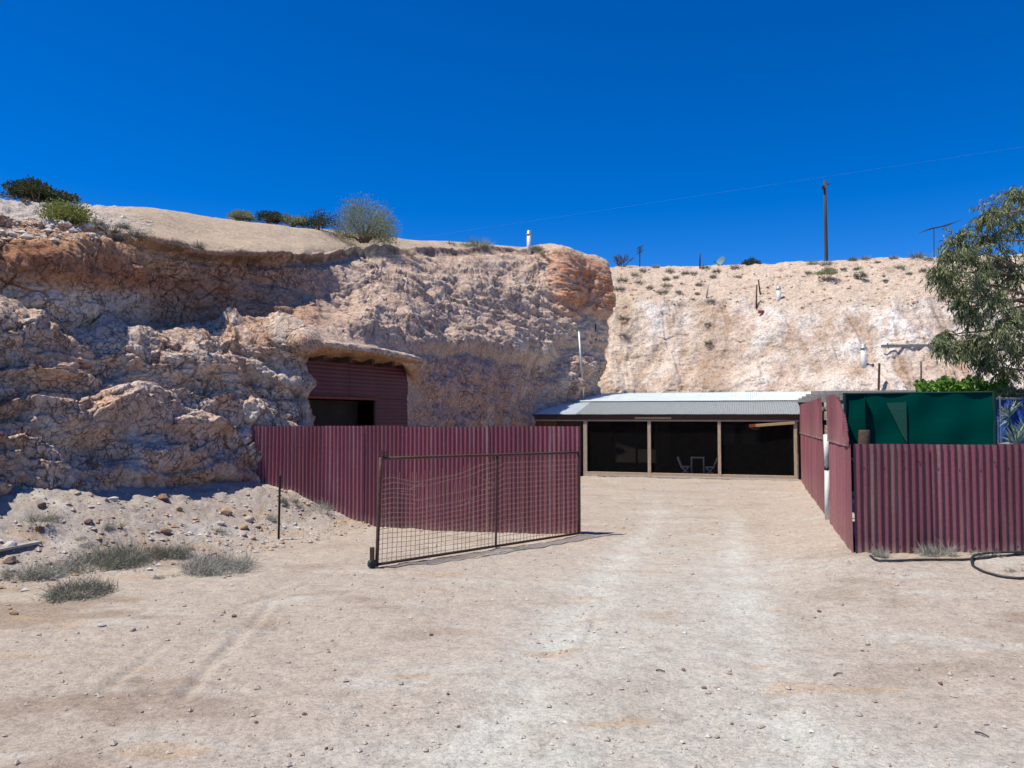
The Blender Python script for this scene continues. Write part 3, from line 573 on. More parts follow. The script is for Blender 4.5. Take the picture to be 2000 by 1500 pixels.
sp_ = at(1687, 868, 9.45); st = MB(); st.tube([(sp_.x, sp_.y, -.2), (sp_.x, sp_.y, 1.2), (sp_.x+.01, sp_.y, 1.46), (sp_.x+.01, sp_.y, 1.475)], [.068, .066, .066, .058], 12)
tag(st.build('timber_post', M['timber_dark'], smooth=True, base=(sp_.x, sp_.y, -.1)), 'short round dark timber post poking above the low right fence corner', 'post')
# side fence ------------------------------------------------
SA = Vector((4.06, 9.24, 0)); SB = Vector((9.16, 24.4, 0)); Sd = (SB-SA).normalized(); Sn = Vector((-Sd.y, Sd.x, 0)); SL = (SB-SA).length
def sfence(name, s_a, s_b, label, top):
    t = thing(name, tuple(SA+Sd*s_a), label, 'fence'); n = max(1, round((s_b-s_a)/.762)); w = (s_b-s_a)/n
    for k in range(n):
        p0 = SA+Sd*(s_a+w*k)
        zb = (lambda s, p0=p0: gz(p0.x+Sd.x*s, p0.y+Sd.y*s)-.04+.015*math.sin(s*11))
        mid = (lambda s, a=s_a+w*k: np.interp(a+s, [0, SL], [1.31, 1.12])-.03)
        corr('sheet', t, M['maroon_side'], p0, Sd, w+.02, zb, (lambda s, f=mid: f(s)+.03), amp=.0085, pitch=w/10, off=-.006*((k % 2)), rows=4, segs=6)
        corr('sheet', t, M['maroon_side'], p0, Sd, w+.02, mid, (lambda s, a=s_a+w*k: top(a+s)), amp=.0085, pitch=w/10, off=-.020-.006*((k % 2)), rows=4, segs=6)
    return t
topn = lambda s: float(np.interp(s, [0, .03, .45, 1.1, 1.9, 2.2, 20], [1.36, 1.46, 1.66, 1.84, 1.94, 1.965, 2.0]))
sf1 = sfence('corrugated_fence', 0, 3.62, 'tall maroon corrugated side fence panel with diagonally cut top at the near corner', topn)
sf2 = sfence('corrugated_fence', 5.0, SL, 'tall maroon corrugated side fence panel running back to the veranda', lambda s: float(np.interp(s, [4, 6, 9, SL], [1.99, 1.98, 1.98, 2.0])))
def spt(s, off, z): return SA+Sd*s+Sn*off+Vector((0, 0, z))
for t, a, c in ((sf1, .2, 4.5), (sf2, 4.3, SL)):
    for zz in (1.78, 1.52, 1.05, .1):
        a2 = a if (t is sf2 or zz < 1.2) else 2.2; b = MB(); b.bar(spt(a2, -.09, zz), spt(c if t is sf2 else 4.28, -.09, zz), .05, .09); b.build('rail', M['timber_grey'], t)
for t, s in ((sf1, .25), (sf1, 3.4), (sf2, 5.35), (sf2, 8.5), (sf2, 12), (sf2, 15.4)):
    p = spt(s, -.17, 0); b = MB(); b.bar((p.x, p.y, -.5), (p.x, p.y, 1.25 if s < 1 else 1.9), .09, .09, (1, 0, 0)); b.build('post', M['timber_dark'], t)
b = MB(); b.bar(spt(4.2, -.2, 1.95), spt(5.0, -.2, 1.35), .05, .08); b.build('brace', M['timber_dark'], sf2)
pp = spt(4.08, .01, 0); pz = gz(pp.x, pp.y)
pv = thing('white_pipe', (pp.x, pp.y, pz), 'upright white plastic pipe in the gap of the maroon side fence', 'pipe')
b = MB(); b.tube([(pp.x, pp.y, pz-.05), (pp.x+.01, pp.y, .75)], .045, 12); b.build('lower_tube', M['pvc'], pv, smooth=True)
b = MB(); b.tube([(pp.x+.01, pp.y, .765), (pp.x, pp.y, 1.33)], .045, 12); b.build('upper_tube', M['pvc'], pv, smooth=True)
b = MB(); b.tube([(pp.x+.01, pp.y, .73), (pp.x+.01, pp.y, .785)], .05, 12); b.build('collar', M['black'], pv, smooth=True)

# ------------------------------------------------------------------ gate and steel post
G0 = Vector((-1.615, 9.25, 0)); G1 = Vector((1.055, 12.27, 0)); Gd = (G1-G0).normalized(); GL = (G1-G0).length; Gn = Vector((Gd.y, -Gd.x, 0))
zA = gz(G0.x, G0.y)+.035; zB = gz(G1.x, G1.y)+.03; GH = 1.26
def gp_(s, h): # s 0..1 along, h 0..1 up
    top = zA+GH+s*((zB+GH+.02)-(zA+GH)); bot = zA+(zB-zA)*s-.02*math.sin(math.pi*s)
    p = G0+Gd*(GL*s); p.z = bot+(top-bot)*h; return p+Gd*(.05*(1-s)*h)
gt = thing('farm_gate', tuple(gp_(0, 0)), 'rusty steel farm gate with wire mesh standing open beside the fence', 'gate')
def rail(name, a, c, r, n=6, m='rust'):
    b = MB(); b.tube([a+(c-a)*(i/n) for i in range(n+1)], r, 8); return b.build(name, M[m], gt, smooth=True)
rail('top_rail', gp_(0, 1), gp_(1, 1), .019); rail('bottom_rail', gp_(0, 0), gp_(1, 0), .018)
rail('left_stile', gp_(0, -.02), gp_(0, 1.01), .022); rail('right_stile', gp_(1, 0), gp_(1, 1), .02)
rail('centre_stile', gp_(.52, 0), gp_(.52, 1), .015)
b = MB(); nv_ = 54
def sagtop(s):  # left panel mesh has torn away from the top rail
    return 1. if s > .54 else float(np.interp(s, [0, .05, .15, .25, .35, .45, .54], [.82, .84, .80, .83, .86, .93, .97]))
for i in range(1, nv_):
    s = i/nv_
    if s < .52 and i % 3 == 1 and random.random() < .15: continue
    tp = sagtop(s)+(random.uniform(-.03, .06) if s < .4 else 0); w = .006 if s < .5 else .002
    pts = [gp_(s+random.uniform(-w, w)*(h*h), h*tp)+Gn*.004 for h in (0, .25, .5, .75, 1)]; b.tube(pts, .0032, 4, False)
b.build('upright_wires', M['wire'], gt, kind='stuff')
b = MB(); nh = 17
for j in range(1, nh+1):
    h = j/(nh+.6)
    pts = []
    for i in range(0, 55):
        s = i/54; tp = sagtop(s); hh = h*tp if s < .54 else h
        if s < .5 and h > .45: hh += (h-.45)*.012*math.sin(s*31+j*1.9)-(h-.45)*.04*math.exp(-((s-.22)/.1)**2)
        pts.append(gp_(s, min(hh, .99))-Gn*.003)
    if j in (12, 14, 15): b.tube(pts[24:], .0032, 4, False); b.tube(pts[:9], .0032, 4, False)
    else: b.tube(pts, .0032, 4, False)
for q in range(5):  # loose curled ends
    s = random.uniform(.05, .4); h = random.uniform(.5, .8)
    b.tube([gp_(s+.03*k, h+.04*math.sin(k*1.3+q))+Gn*(.02*k) for k in range(5)], .003, 4, False)
b.build('cross_wires', M['wire'], gt, kind='stuff')
b = MB()
for k in range(5):
    c = gp_(.006+.012*(k % 2), 1.0)+Vector((0, 0, .03+.012*k)); b.tube([c+Gd*(.022*math.cos(t))+Vector((0, 0, .03*math.sin(t))) for t in np.linspace(0, 2*math.pi, 9)], .005, 5, False)
b.build('chain', M['rust'], gt)
w0 = gp_(0, 0)-Gd*.07; b = MB(); b.box(w0+Vector((0, 0, .13)), (.05, .05, .17)); b.build('wheel_bracket', M['rust'], gt, bevel=.006)
b = MB(); b.tube([w0-Gn*.025+Vector((0, 0, .02)), w0+Gn*.025+Vector((0, 0, .02))], .055, 14); b.build('wheel', M['black'], gt, smooth=False, bevel=.006)
ph = ground_hit(544, 1052); b = MB(); st_h = 122*ph.y/F
b.bar((ph.x, ph.y, ph.z-.15), (ph.x+.01, ph.y, ph.z+st_h), .035, .012, (1, 0, 0)); b.bar((ph.x, ph.y, ph.z-.15), (ph.x+.01, ph.y, ph.z+st_h-.01), .008, .034, (1, 0, 0))
tag(b.build('steel_post', M['steel_post'], base=tuple(ph)), 'lone dark steel star post standing left of the gate', 'post')

# ------------------------------------------------------------------ garage front set into the cliff
DA = Vector((-4.30, 15.5, 0)); DB = Vector((-2.58, 18.75, 0)); Dd = (DB-DA).normalized(); Dn = Vector((Dd.y, -Dd.x, 0)); DL = (DB-DA).length
gr = thing('garage_front', (DA.x, DA.y, -.3), 'dark maroon sheet metal garage front with open black doorway in the rock', 'garage front')
def dp(s, z, o=0.): p = DA+Dd*s+Dn*o; p.z = z; return p
def hpanel(name, s0, s1, z0, z1, o=0., pitch=.085, m='maroon_shaded'):
    n = int((z1-z0)/pitch*4); v = []; nx = 6; o0 = origin(gr)
    for i in range(nx+1):
        for j in range(n+1):
            ph_ = (j % 4); w = (0, 0, .006, .006)[ph_]
            v.append(tuple(dp(s0+(s1-s0)*i/nx, z0+(z1-z0)*j/n, o+w)-o0))
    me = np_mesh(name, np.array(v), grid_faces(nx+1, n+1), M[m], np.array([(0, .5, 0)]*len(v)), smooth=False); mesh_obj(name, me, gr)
opn = 2.45  # right edge of the opening along the front
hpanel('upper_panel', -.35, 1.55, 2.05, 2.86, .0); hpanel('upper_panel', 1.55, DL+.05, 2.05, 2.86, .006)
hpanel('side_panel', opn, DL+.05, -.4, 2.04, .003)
b = MB(); b.bar(dp(-.35, 2.03, .03), dp(opn+.02, 2.03, .03), .05, .05); b.build('door_lintel', M['red_paint'], gr)
b = MB(); b.bar(dp(opn, -.4, .0), dp(opn, 2.0, .0), .05, .05, tuple(Dd)); b.build('door_jamb', M['timber_dark'], gr)
b = MB(); b.poly([dp(-.3, 1.99, -.5), dp(opn, 1.99, -.5), dp(opn, -.4, -.5), dp(-.3, -.4, -.5)]); b.build('dark_doorway_sheet', M['dark_in'], gr)  # dark flat sheet standing in for the unlit garage interior
for i, s in enumerate((.32, 1.12, 1.88, 2.62, 3.3)):
    b = MB(); b.bar(dp(s, 2.83, -.25), dp(s, 2.84, .40), .10, .12); b.build('rafter', M['timber_dark'], gr, bevel=.006)
ns_, nr_ = 150, 44; sv = np.linspace(-.42, 4.0, ns_); av = np.linspace(0, 2*math.pi, nr_, endpoint=False); vv = []; cv = []
for sI in sv:
    e = min(1, (sI+.42)/.25, (4.0-sI)/1.3+.02); e = max(e, .02)**.5; bow = .10*math.sin(sI*1.1+.6)
    for aI in av:
        oo = .12+.50*e*math.copysign(abs(math.cos(aI))**.6, math.cos(aI)); zz = 3.02+bow*.4+.105*e*math.copysign(abs(math.sin(aI))**.7, math.sin(aI))
        vv.append(tuple(dp(sI, zz, oo))); cv.append(math.sin(aI))
vv = np.array(vv); cv = np.array(cv); cen_ = np.repeat(vv.reshape(ns_, nr_, 3).mean(1), nr_, 0); nn_ = vv-cen_; nn_ /= np.linalg.norm(nn_, axis=1, keepdims=True)
vv = vv+nn_*(.11*ridged(vv*np.array([1.6, 1.6, 3.]), 4, 700)+.05*fbm(vv*5, 3, 710)+.06*noise(vv*1.3, 720))[:, None]
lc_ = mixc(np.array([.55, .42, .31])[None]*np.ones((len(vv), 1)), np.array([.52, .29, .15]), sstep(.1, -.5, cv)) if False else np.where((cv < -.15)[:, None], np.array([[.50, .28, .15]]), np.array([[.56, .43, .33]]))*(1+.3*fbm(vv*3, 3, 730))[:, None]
ii = np.arange(ns_*nr_).reshape(ns_, nr_); ff = np.stack([ii[:-1], ii[1:], np.roll(ii, -1, 1)[1:], np.roll(ii, -1, 1)[:-1]], -1).reshape(-1, 4)
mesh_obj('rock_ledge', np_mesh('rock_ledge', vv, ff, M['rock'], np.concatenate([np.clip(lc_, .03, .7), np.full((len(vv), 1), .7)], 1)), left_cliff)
b = MB(); b.bar(dp(-.3, 2.86, .03), dp(DL, 2.86, .03), .06, .03); b.build('cap_strip', M['timber_dark'], gr)

# ------------------------------------------------------------------ veranda
VL = Vector((2.56, 26.5, 0)); VR = Vector((9.10, 24.5, 0)); va = (VR-VL).normalized(); vb = Vector((-va.y, va.x, 0)); VW = (VR-VL).length
FZ = -.40
def vp(s, t, z): p = VL+va*s+vb*t; return Vector((p.x, p.y, z))
ve = thing('veranda', tuple(vp(0, 0, FZ)), 'timber framed veranda with corrugated iron roof against the back cliff', 'veranda')
def broof(name, m, s0, s1, t0, t1, z0, z1, off=0.):
    pitch = .0762; n = int((s1-s0)/pitch*8); v = []; o0 = origin(ve)
    for i in range(n+1):
        s = s0+(s1-s0)*i/n; w = .0095*math.cos(2*math.pi*s/pitch)+off
        for j in range(4):
            t = j/3; v.append(tuple(vp(s, t0+(t1-t0)*t, z0+(z1-z0)*t+w)-o0))
    mesh_obj(name, np_mesh(name, np.array(v), grid_faces(n+1, 4), M[m]), ve)
ns = 12; s = -2.6; k = 0
while s < VW+.05:
    e = min(s+.762, VW+.12); broof('roof_sheet', 'zinc_blue' if s < -.6 else ('zinc' if k % 5 != 3 else 'zinc'), s, e+.02, -.30, 2.45, 1.70, 2.17, .003*(k % 2)); s = e; k += 1
s = -1.0; k = 0
while s < 12.4:
    e = min(s+.762, 12.45); broof('roof_sheet', 'zinc_white', s, e+.02, 2.35, 5.2, 2.19, 2.57, .003*(k % 2)); s = e; k += 1
for (a, c, m, z) in ((-2.4, VW+.1, 'timber_dark', 1.60),):
    b = MB(); b.bar(vp(a, -.18, z), vp(c, -.18, z), .06, .16); b.build('fascia_beam', M[m], ve, bevel=.006)
b = MB(); b.bar(vp(-2.4, -.16, 1.49), vp(VW+.03, -.16, 1.49), .09, .05); b.build('top_plate', M['timber'], ve, bevel=.005)
b = MB(); b.box(vp(2.3, -.225, 1.575), (1.2, .02, .07), (va, vb, Vector((0, 0, 1)))); b.build('fascia_patch', M['timber_new'], ve)
bay = [0, 2.17, 4.43, VW-.08]
for i, s in enumerate(bay):
    b = MB(); wdt = (.13, .11, .10, .10)[i]; b.bar(vp(s, -.16, FZ-.05), vp(s, -.16, 1.47), .09, wdt, tuple(va)); b.build('post', M['timber_v'], ve, bevel=.008)
for i in range(3):
    a, c = bay[i]+.06, bay[i+1]-.05; b = MB(); b.bar(vp(a, -.16, FZ+.10), vp(c, -.16, FZ+.10), .09, .10); b.build('sill', M['timber'], ve, bevel=.006)
    b = MB(); b.poly([vp(a, -.13, FZ+.14), vp(c, -.13, FZ+.14), vp(c, -.13, 1.47), vp(a, -.13, 1.47)]); b.build('fly_screen', M['flyscreen'], ve)
for i, (a, c, h, o) in enumerate(((0., VW, .05, -.22), (2.3, VW+.05, .045, -.30), (4.9, VW+.05, .035, -.40))):
    b = MB(); b.bar(vp(a, o, FZ+.03-.012*i), vp(c, o, FZ+.03-.012*i), .12, h); b.build('step_board', M['timber_grey'], ve, bevel=.005)
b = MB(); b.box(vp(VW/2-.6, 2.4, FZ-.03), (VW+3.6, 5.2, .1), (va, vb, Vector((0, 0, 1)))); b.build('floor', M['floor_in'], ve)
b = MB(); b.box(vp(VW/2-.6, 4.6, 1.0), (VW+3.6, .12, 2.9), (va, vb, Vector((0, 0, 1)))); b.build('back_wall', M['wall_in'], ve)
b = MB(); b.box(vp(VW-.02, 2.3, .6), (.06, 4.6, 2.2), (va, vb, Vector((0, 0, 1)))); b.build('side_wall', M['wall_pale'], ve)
for i in range(7):
    b = MB(); b.bar(vp(-.4+i*1.2, -.12, 1.56), vp(-.4+i*1.2, 4.5, 2.34), .045, .09); b.build('rafter', M['timber_dark'], ve)
# left return: plank wall beside the cliff
for i in range(9):
    s = -2.15+i*.235; b = MB(); b.box(vp(s, .10+.008*(i % 2), .53), (.225, .03, 1.85), (va, vb, Vector((0, 0, 1)))); b.build('plank', M['timber_red' if i < 5 else 'timber_dark'], ve, bevel=.003)
b = MB(); b.bar(vp(-2.25, -.14, 1.50), vp(-1.75, -.14, 1.50), .07, .20); b.build('beam_end', M['timber_red'], ve, bevel=.006)
# glazed doors
gd = MB(); gx = Vector((0, 0, 1))
for s0, s1 in ((.55, 1.35), (1.38, 2.1)):
    b = MB(); b.poly([vp(s0, 2.6, FZ+.1), vp(s1, 2.6, FZ+.1), vp(s1, 2.6, 1.55), vp(s0, 2.6, 1.55)]); pn = b.build('glass_door', M['glass'], ve)
    f = MB()
    for p, q in ((vp(s0, 2.58, FZ+.05), vp(s0, 2.58, 1.6)), (vp(s1, 2.58, FZ+.05), vp(s1, 2.58, 1.6)), (vp(s0, 2.58, FZ+.08), vp(s1, 2.58, FZ+.08)), (vp(s0, 2.58, 1.57), vp(s1, 2.58, 1.57))): f.bar(p, q, .05, .05, tuple(vb))
    f.build('frame', M['dark_metal'], pn)
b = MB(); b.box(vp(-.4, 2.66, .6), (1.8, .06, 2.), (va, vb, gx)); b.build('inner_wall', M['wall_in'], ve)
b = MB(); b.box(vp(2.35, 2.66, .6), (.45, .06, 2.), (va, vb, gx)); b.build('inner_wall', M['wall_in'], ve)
b = MB(); b.bar(vp(2.15, 2.2, FZ), vp(2.15, 2.2, 1.9), .09, .09, tuple(va)); b.build('inner_post', M['timber_dark'], ve)
for s0, s1 in ((4.25, 4.85), (5.15, 5.75)):
    b = MB(); b.box(vp((s0+s1)/2, 4.52, .95), (s1-s0, .03, .8), (va, vb, gx)); wo = b.build('window', M['glass_dim'], ve)
    f = MB()
    for p, q in ((vp(s0, 4.5, .55), vp(s0, 4.5, 1.35)), (vp(s1, 4.5, .55), vp(s1, 4.5, 1.35)), (vp(s0, 4.5, .55), vp(s1, 4.5, .55)), (vp(s0, 4.5, 1.35), vp(s1, 4.5, 1.35))): f.bar(p, q, .05, .05, tuple(vb))
    f.build('frame', M['dark_metal'], wo)
# timber arm hanging under the roof, at the right
am = thing('propped_plank', tuple(vp(6.6, .1, 1.3)), 'pale timber arm with red end slanting under the veranda roof', 'timber beam')
b = MB(); b.bar(vp(5.55, -.24, 1.335), vp(6.75, -.22, 1.43), .05, .09); b.build('shaft', M['timber_new'], am, bevel=.006)
b = MB(); b.bar(vp(5.36, -.245, 1.32), vp(5.56, -.24, 1.336), .055, .095); b.build('red_end', M['red_paint'], am, bevel=.006)
b = MB(); b.tube([vp(5.4+.06*i, -.24, 1.27-.05*math.sin(math.pi*i/5)) for i in range(6)], .006, 5); b.build('cord', M['wire'], am)
# folding chairs and table behind the screen
def fold_chair(s, t, fl, label):
    o = thing('folding_chair', tuple(vp(s, t, FZ+.02)), label, 'chair', 'pair of folding chairs at the veranda table'); z0 = FZ+.02; k = .72
    for dt in (-.2, .2):
        b = MB(); b.bar(vp(s-fl*.30*k, t+dt, z0+.88*k), vp(s-fl*.12*k, t+dt, z0+.42*k), .035, .03); b.bar(vp(s-fl*.12*k, t+dt, z0+.42*k), vp(s+fl*.28*k, t+dt, z0), .035, .03); b.build('leg', M['white_frame'], o)
        b = MB(); b.bar(vp(s+fl*.24*k, t+dt, z0+.44*k), vp(s-fl*.22*k, t+dt, z0), .03, .03); b.build('leg', M['white_frame'], o)
    b = MB(); b.box(vp(s+fl*.04*k, t, z0+.44*k), (.40*k, .42, .03), (va, vb, gx)); b.build('seat', M['white_frame'], o)
    for q in (.62, .74, .86):
        b = MB(); b.bar(vp(s-fl*(.12+.18*(q-.42)/.46)*k, t-.2, z0+q*k), vp(s-fl*(.12+.18*(q-.42)/.46)*k, t+.2, z0+q*k), .05, .02); b.build('back_slat', M['white_frame'], o)
fold_chair(3.25, .55, 1, 'pale folding chair left of the small table behind the fly screen')
fold_chair(4.12, .55, -1, 'pale folding chair right of the small table behind the fly screen')
tb = thing('small_table', tuple(vp(3.68, .7, FZ+.02)), 'small square table between two folding chairs on the veranda', 'table')
b = MB(); b.box(vp(3.68, .7, FZ+.64), (.44, .44, .03), (va, vb, gx)); b.build('table_top', M['white_frame'], tb)
for ds in (-.2, .2):
    for dt in (-.2, .2): b = MB(); b.bar(vp(3.68+ds, .7+dt, FZ+.02), vp(3.68+ds, .7+dt, FZ+.625), .022, .022); b.build('leg', M['white_frame'], tb)
b = MB(); 
for i in range(7): b.box(vp(4.2+.03*i, .35+.02*(i % 3), FZ+.05+.018*math.sin(i*2.)), (.09, .09, .05+.02*(i % 3)), (va, vb, gx))
tag(b.build('white_cloth', M['pvc'], bevel=.02, base=tuple(vp(4.3, .35, FZ))), 'crumpled white cloth on the floor beside the right veranda chair', 'cloth')
# blocks at the roof corner
for i, x in enumerate((1158, 1180)):
    p = vp(.7+i*.5, 5.3, 2.60); b = MB(); b.box(p, (.42, .2, .17), (va, vb, gx)); tag(b.build('concrete_block', M['stone'], bevel=.01, base=tuple(p)), ('grey block on the roof edge nearest the shaded cliff corner', 'grey block on the roof edge, further from the cliff corner')[i], 'block')
# pergola rafters at the right of the veranda
pg_ = thing('pergola', tuple(vp(VW+.6, 1, 2.0)), 'grey timber pergola rafters stepping back behind the maroon side fence', 'pergola')
for i in range(5):
    z = 2.10-.004*i
    p = spt(SL-1.0-i*2.3, 0, z); b = MB(); b.bar(p+Sn*.16, p-Sn*3.4, .07, .085); b.build('rafter', M['timber_grey'], pg_, bevel=.004)
b = MB(); b.bar(spt(SL-11.5, -3.3, 2.0), spt(SL-.6, -3.3, 2.02), .08, .1); b.build('beam', M['timber_grey'], pg_)
for s in (SL-11.2, SL-6, SL-1): b = MB(); b.bar(spt(s, -3.3, -.4), spt(s, -3.3, 1.95), .09, .09, (1, 0, 0)); b.build('post', M['timber_grey'], pg_)

# ------------------------------------------------------------------ shade screen, tarp, yard behind the right fence
sc = thing('shade_screen', tuple(at(1650, 1000, 11.2)), 'dark green shade cloth screen stretched above the low maroon fence', 'shade screen')
A0, A1 = at(1650, 768, 11.8), at(1937, 768, 10.9)
v = []; o0 = origin(sc); nx, nz = 40, 16
for i in range(nx+1):
    for j in range(nz+1):
        p = A0.lerp(A1, i/nx); p.z = 1.985*(1-j/nz)+.5*(j/nz)+(-.012*math.sin(math.pi*i/nx*3)**2 if j == 0 else 0); p.y += .012*math.sin(i*.55+j*.25)+.010*math.sin(j*.9+i*.2)
        v.append(tuple(p-o0))
mesh_obj('cloth', np_mesh('cloth', np.array(v), grid_faces(nx+1, nz+1), M['shade']), sc)
def scp(x, y, dy): # a point on the screen plane
    t = (x-1650)/(1937-1650); Y = 1/((1-t)/11.8+t/10.9); return at(x, y, Y-dy)
b = MB(); b.poly([scp(1731, 787, .03), scp(1770, 785, .03), scp(1772, 866, .03)]); b.poly([scp(1731, 787, .03), scp(1772, 866, .03), scp(1762, 850, .03)]); b.build('thin_patch', M['shade_thin'], sc)
v = []
for i in range(13):
    for j in range(9): q = spt(2.6+.4*i, -.45, 1.95*(1-j/8)+.2*j/8); v.append(tuple(q-o0))
mesh_obj('return_cloth', np_mesh('return_cloth', np.array(v), grid_faces(13, 9), M['shade']), sc)
b = MB(); b.tube([(A0.x, A0.y, 1.985), (A1.x, A1.y, 1.985)], .016, 8); b.build('top_hem', M['shade_hem'], sc)
for nm, p, r in (('post', A1+Vector((.03, 0, 0)), .03), ('post', A0, .03)):
    b = MB(); b.tube([(p.x, p.y, -.2), (p.x, p.y, 2.0)], r, 10); b.build(nm, M['shade_hem'], sc)
p = A1+Vector((.11, 0, 0)); b = MB(); b.tube([(p.x, p.y, -.2), (p.x, p.y, 1.93)], .014, 8); b.build('stay_pole', M['grey_tube'], sc)
tp = thing('blue_tarp', tuple(at(1975, 1000, 11.6)), 'crumpled bright blue tarpaulin hanging beside the green shade screen', 'tarpaulin')
v = []; o0 = origin(tp); nx, nz = 30, 24; T0, T1 = at(1946, 790, 11.7), at(2080, 790, 11.7)
for i in range(nx+1):
    for j in range(nz+1):
        p = T0.lerp(T1, i/nx); p.z = 1.9-1.7*j/nz; p.y += .06*math.sin(i*.9+j*.35)+.035*math.sin(i*2.1-j*.8); v.append(tuple(p-o0))
mesh_obj('sheet', np_mesh('sheet', np.array(v), grid_faces(nx+1, nz+1), M['blue']), tp)
b = MB(); b.tube([(T0.x, T0.y, 1.91), (T1.x, T1.y, 1.91)], .02, 8); b.build('top_pole', M['grey_tube'], tp)
# ------------------------------------------------------------------ garden hose
hp = [(1700, 1088), (1712, 1096), (1740, 1098), (1800, 1096), (1860, 1096), (1905, 1094), (1960, 1088), (2010, 1084), (2060, 1090), (2075, 1110), (2040, 1128), (1990, 1132), (1945, 1126), (1912, 1115), (1898, 1104), (1904, 1093), (1935, 1088), (1985, 1086), (2040, 1087)]
pts = []
for i in range(len(hp)-1):
    for k in range(6):
        t = k/6; a = [np.array(hp[max(0, min(len(hp)-1, i+q))], float) for q in (-1, 0, 1, 2)]
        c = .5*(2*a[1]+(a[2]-a[0])*t+(2*a[0]-5*a[1]+4*a[2]-a[3])*t*t+(3*a[1]-a[0]-3*a[2]+a[3])*t**3)
        h = ground_hit(*c)
        if h: pts.append(Vector((h.x, h.y, gz(h.x, h.y)+.016+(.03 if i >= 14 else 0))))
b = MB(); b.tube(pts, .0125, 8); tag(b.build('garden_hose', M['black'], smooth=True, base=tuple(pts[0])), 'black garden hose coiled on the ground below the right fence', 'hose')

# ------------------------------------------------------------------ plants
def rvec(n): v = rng.normal(size=(n, 3)); return v/(np.linalg.norm(v, axis=1, keepdims=True)+1e-9)
def leaf_mesh(name, cen, dr, L, Wd, m, bend=.25):
    n = len(cen); L = np.broadcast_to(L, n)[:, None]; Wd = np.broadcast_to(Wd, n)[:, None]
    dr = dr/np.linalg.norm(dr, axis=1, keepdims=True); sd = np.cross(dr, rvec(n)); sd /= np.linalg.norm(sd, axis=1, keepdims=True)+1e-9; up = np.cross(sd, dr)
    mid = cen+dr*L*.5+up*L*bend*.3
    v = np.stack([cen, mid+sd*Wd*.5, cen+dr*L, mid-sd*Wd*.5], 1).reshape(-1, 3); f = np.arange(4*n).reshape(-1, 4)
    return np_mesh(name, v, f, m, smooth=False)
def ribbon_mesh(name, P0, dr, L, Wd, m, curve=.4, seg=3, droop=0.):
    n = len(P0); L = np.broadcast_to(L, n); Wd = np.broadcast_to(Wd, n); dr = dr/np.linalg.norm(dr, axis=1, keepdims=True)
    c = rvec(n)*curve; sd = np.cross(dr, rvec(n)); sd /= np.linalg.norm(sd, axis=1, keepdims=True)+1e-9; vs = []; p = P0.copy(); d = dr.copy()
    for k in range(seg+1):
        w = (Wd*(1-.75*k/seg)*.5)[:, None]; vs += [p-sd*w, p+sd*w]; d = d+c/seg; d[:, 2] -= droop/seg; d /= np.linalg.norm(d, axis=1, keepdims=True); p = p+d*(L/seg)[:, None]
    v = np.stack(vs, 1).reshape(-1, 3); b0 = (np.arange(n)*(2*seg+2))[:, None]
    f = np.concatenate([b0+np.array([2*k, 2*k+1, 2*k+3, 2*k+2])[None] for k in range(seg)], 0)
    return np_mesh(name, v, f, m, smooth=False)
def leaf_bush(name, base, w, h, n, ls, m, label, group=None, lift=.25, clumps=14, cat='bush', stems=7, wr=.45, tree=False, sm='bark'):
    t = thing(name, tuple(base), label, cat, group)
    cc = rng.uniform(-1, 1, (clumps*4, 3)); cc = cc[(cc**2).sum(1) < 1][:clumps]; cc[:, 2] = np.abs(cc[:, 2])
    k = rng.integers(0, len(cc), n); off = rvec(n)*(rng.random(n)**.5)[:, None]*.42; q = cc[k]*.78+off; q[:, 2] = np.abs(q[:, 2])
    cen = q*np.array([w/2, w/2, h*(1-lift)])+np.array([0, 0, h*lift]); dr = q*np.array([1, 1, .8])+rvec(n)*.7+np.array([0, 0, .35])
    mesh_obj('crown' if tree else 'foliage', leaf_mesh('foliage', cen, dr, ls*rng.uniform(.6, 1.3, n), ls*wr, m), t)
    b = MB()
    for i in range(stems):
        e = cc[i % len(cc)]; tip = Vector((e[0]*w*.38, e[1]*w*.38, h*lift+abs(e[2])*h*(1-lift)*.7)); a = Vector((random.uniform(-.05, .05)*w, random.uniform(-.05, .05)*w, -.05))
        b.tube([a+Vector(base), a.lerp(tip, .35)+Vector((0, 0, h*.06))+Vector(base), a.lerp(tip, .7)+Vector(base), tip+Vector(base)], [.02*w+.004, .014*w+.003, .009*w+.002, .003], 5, False)
    b.build('trunk' if tree else 'stem', M[sm], t); return t
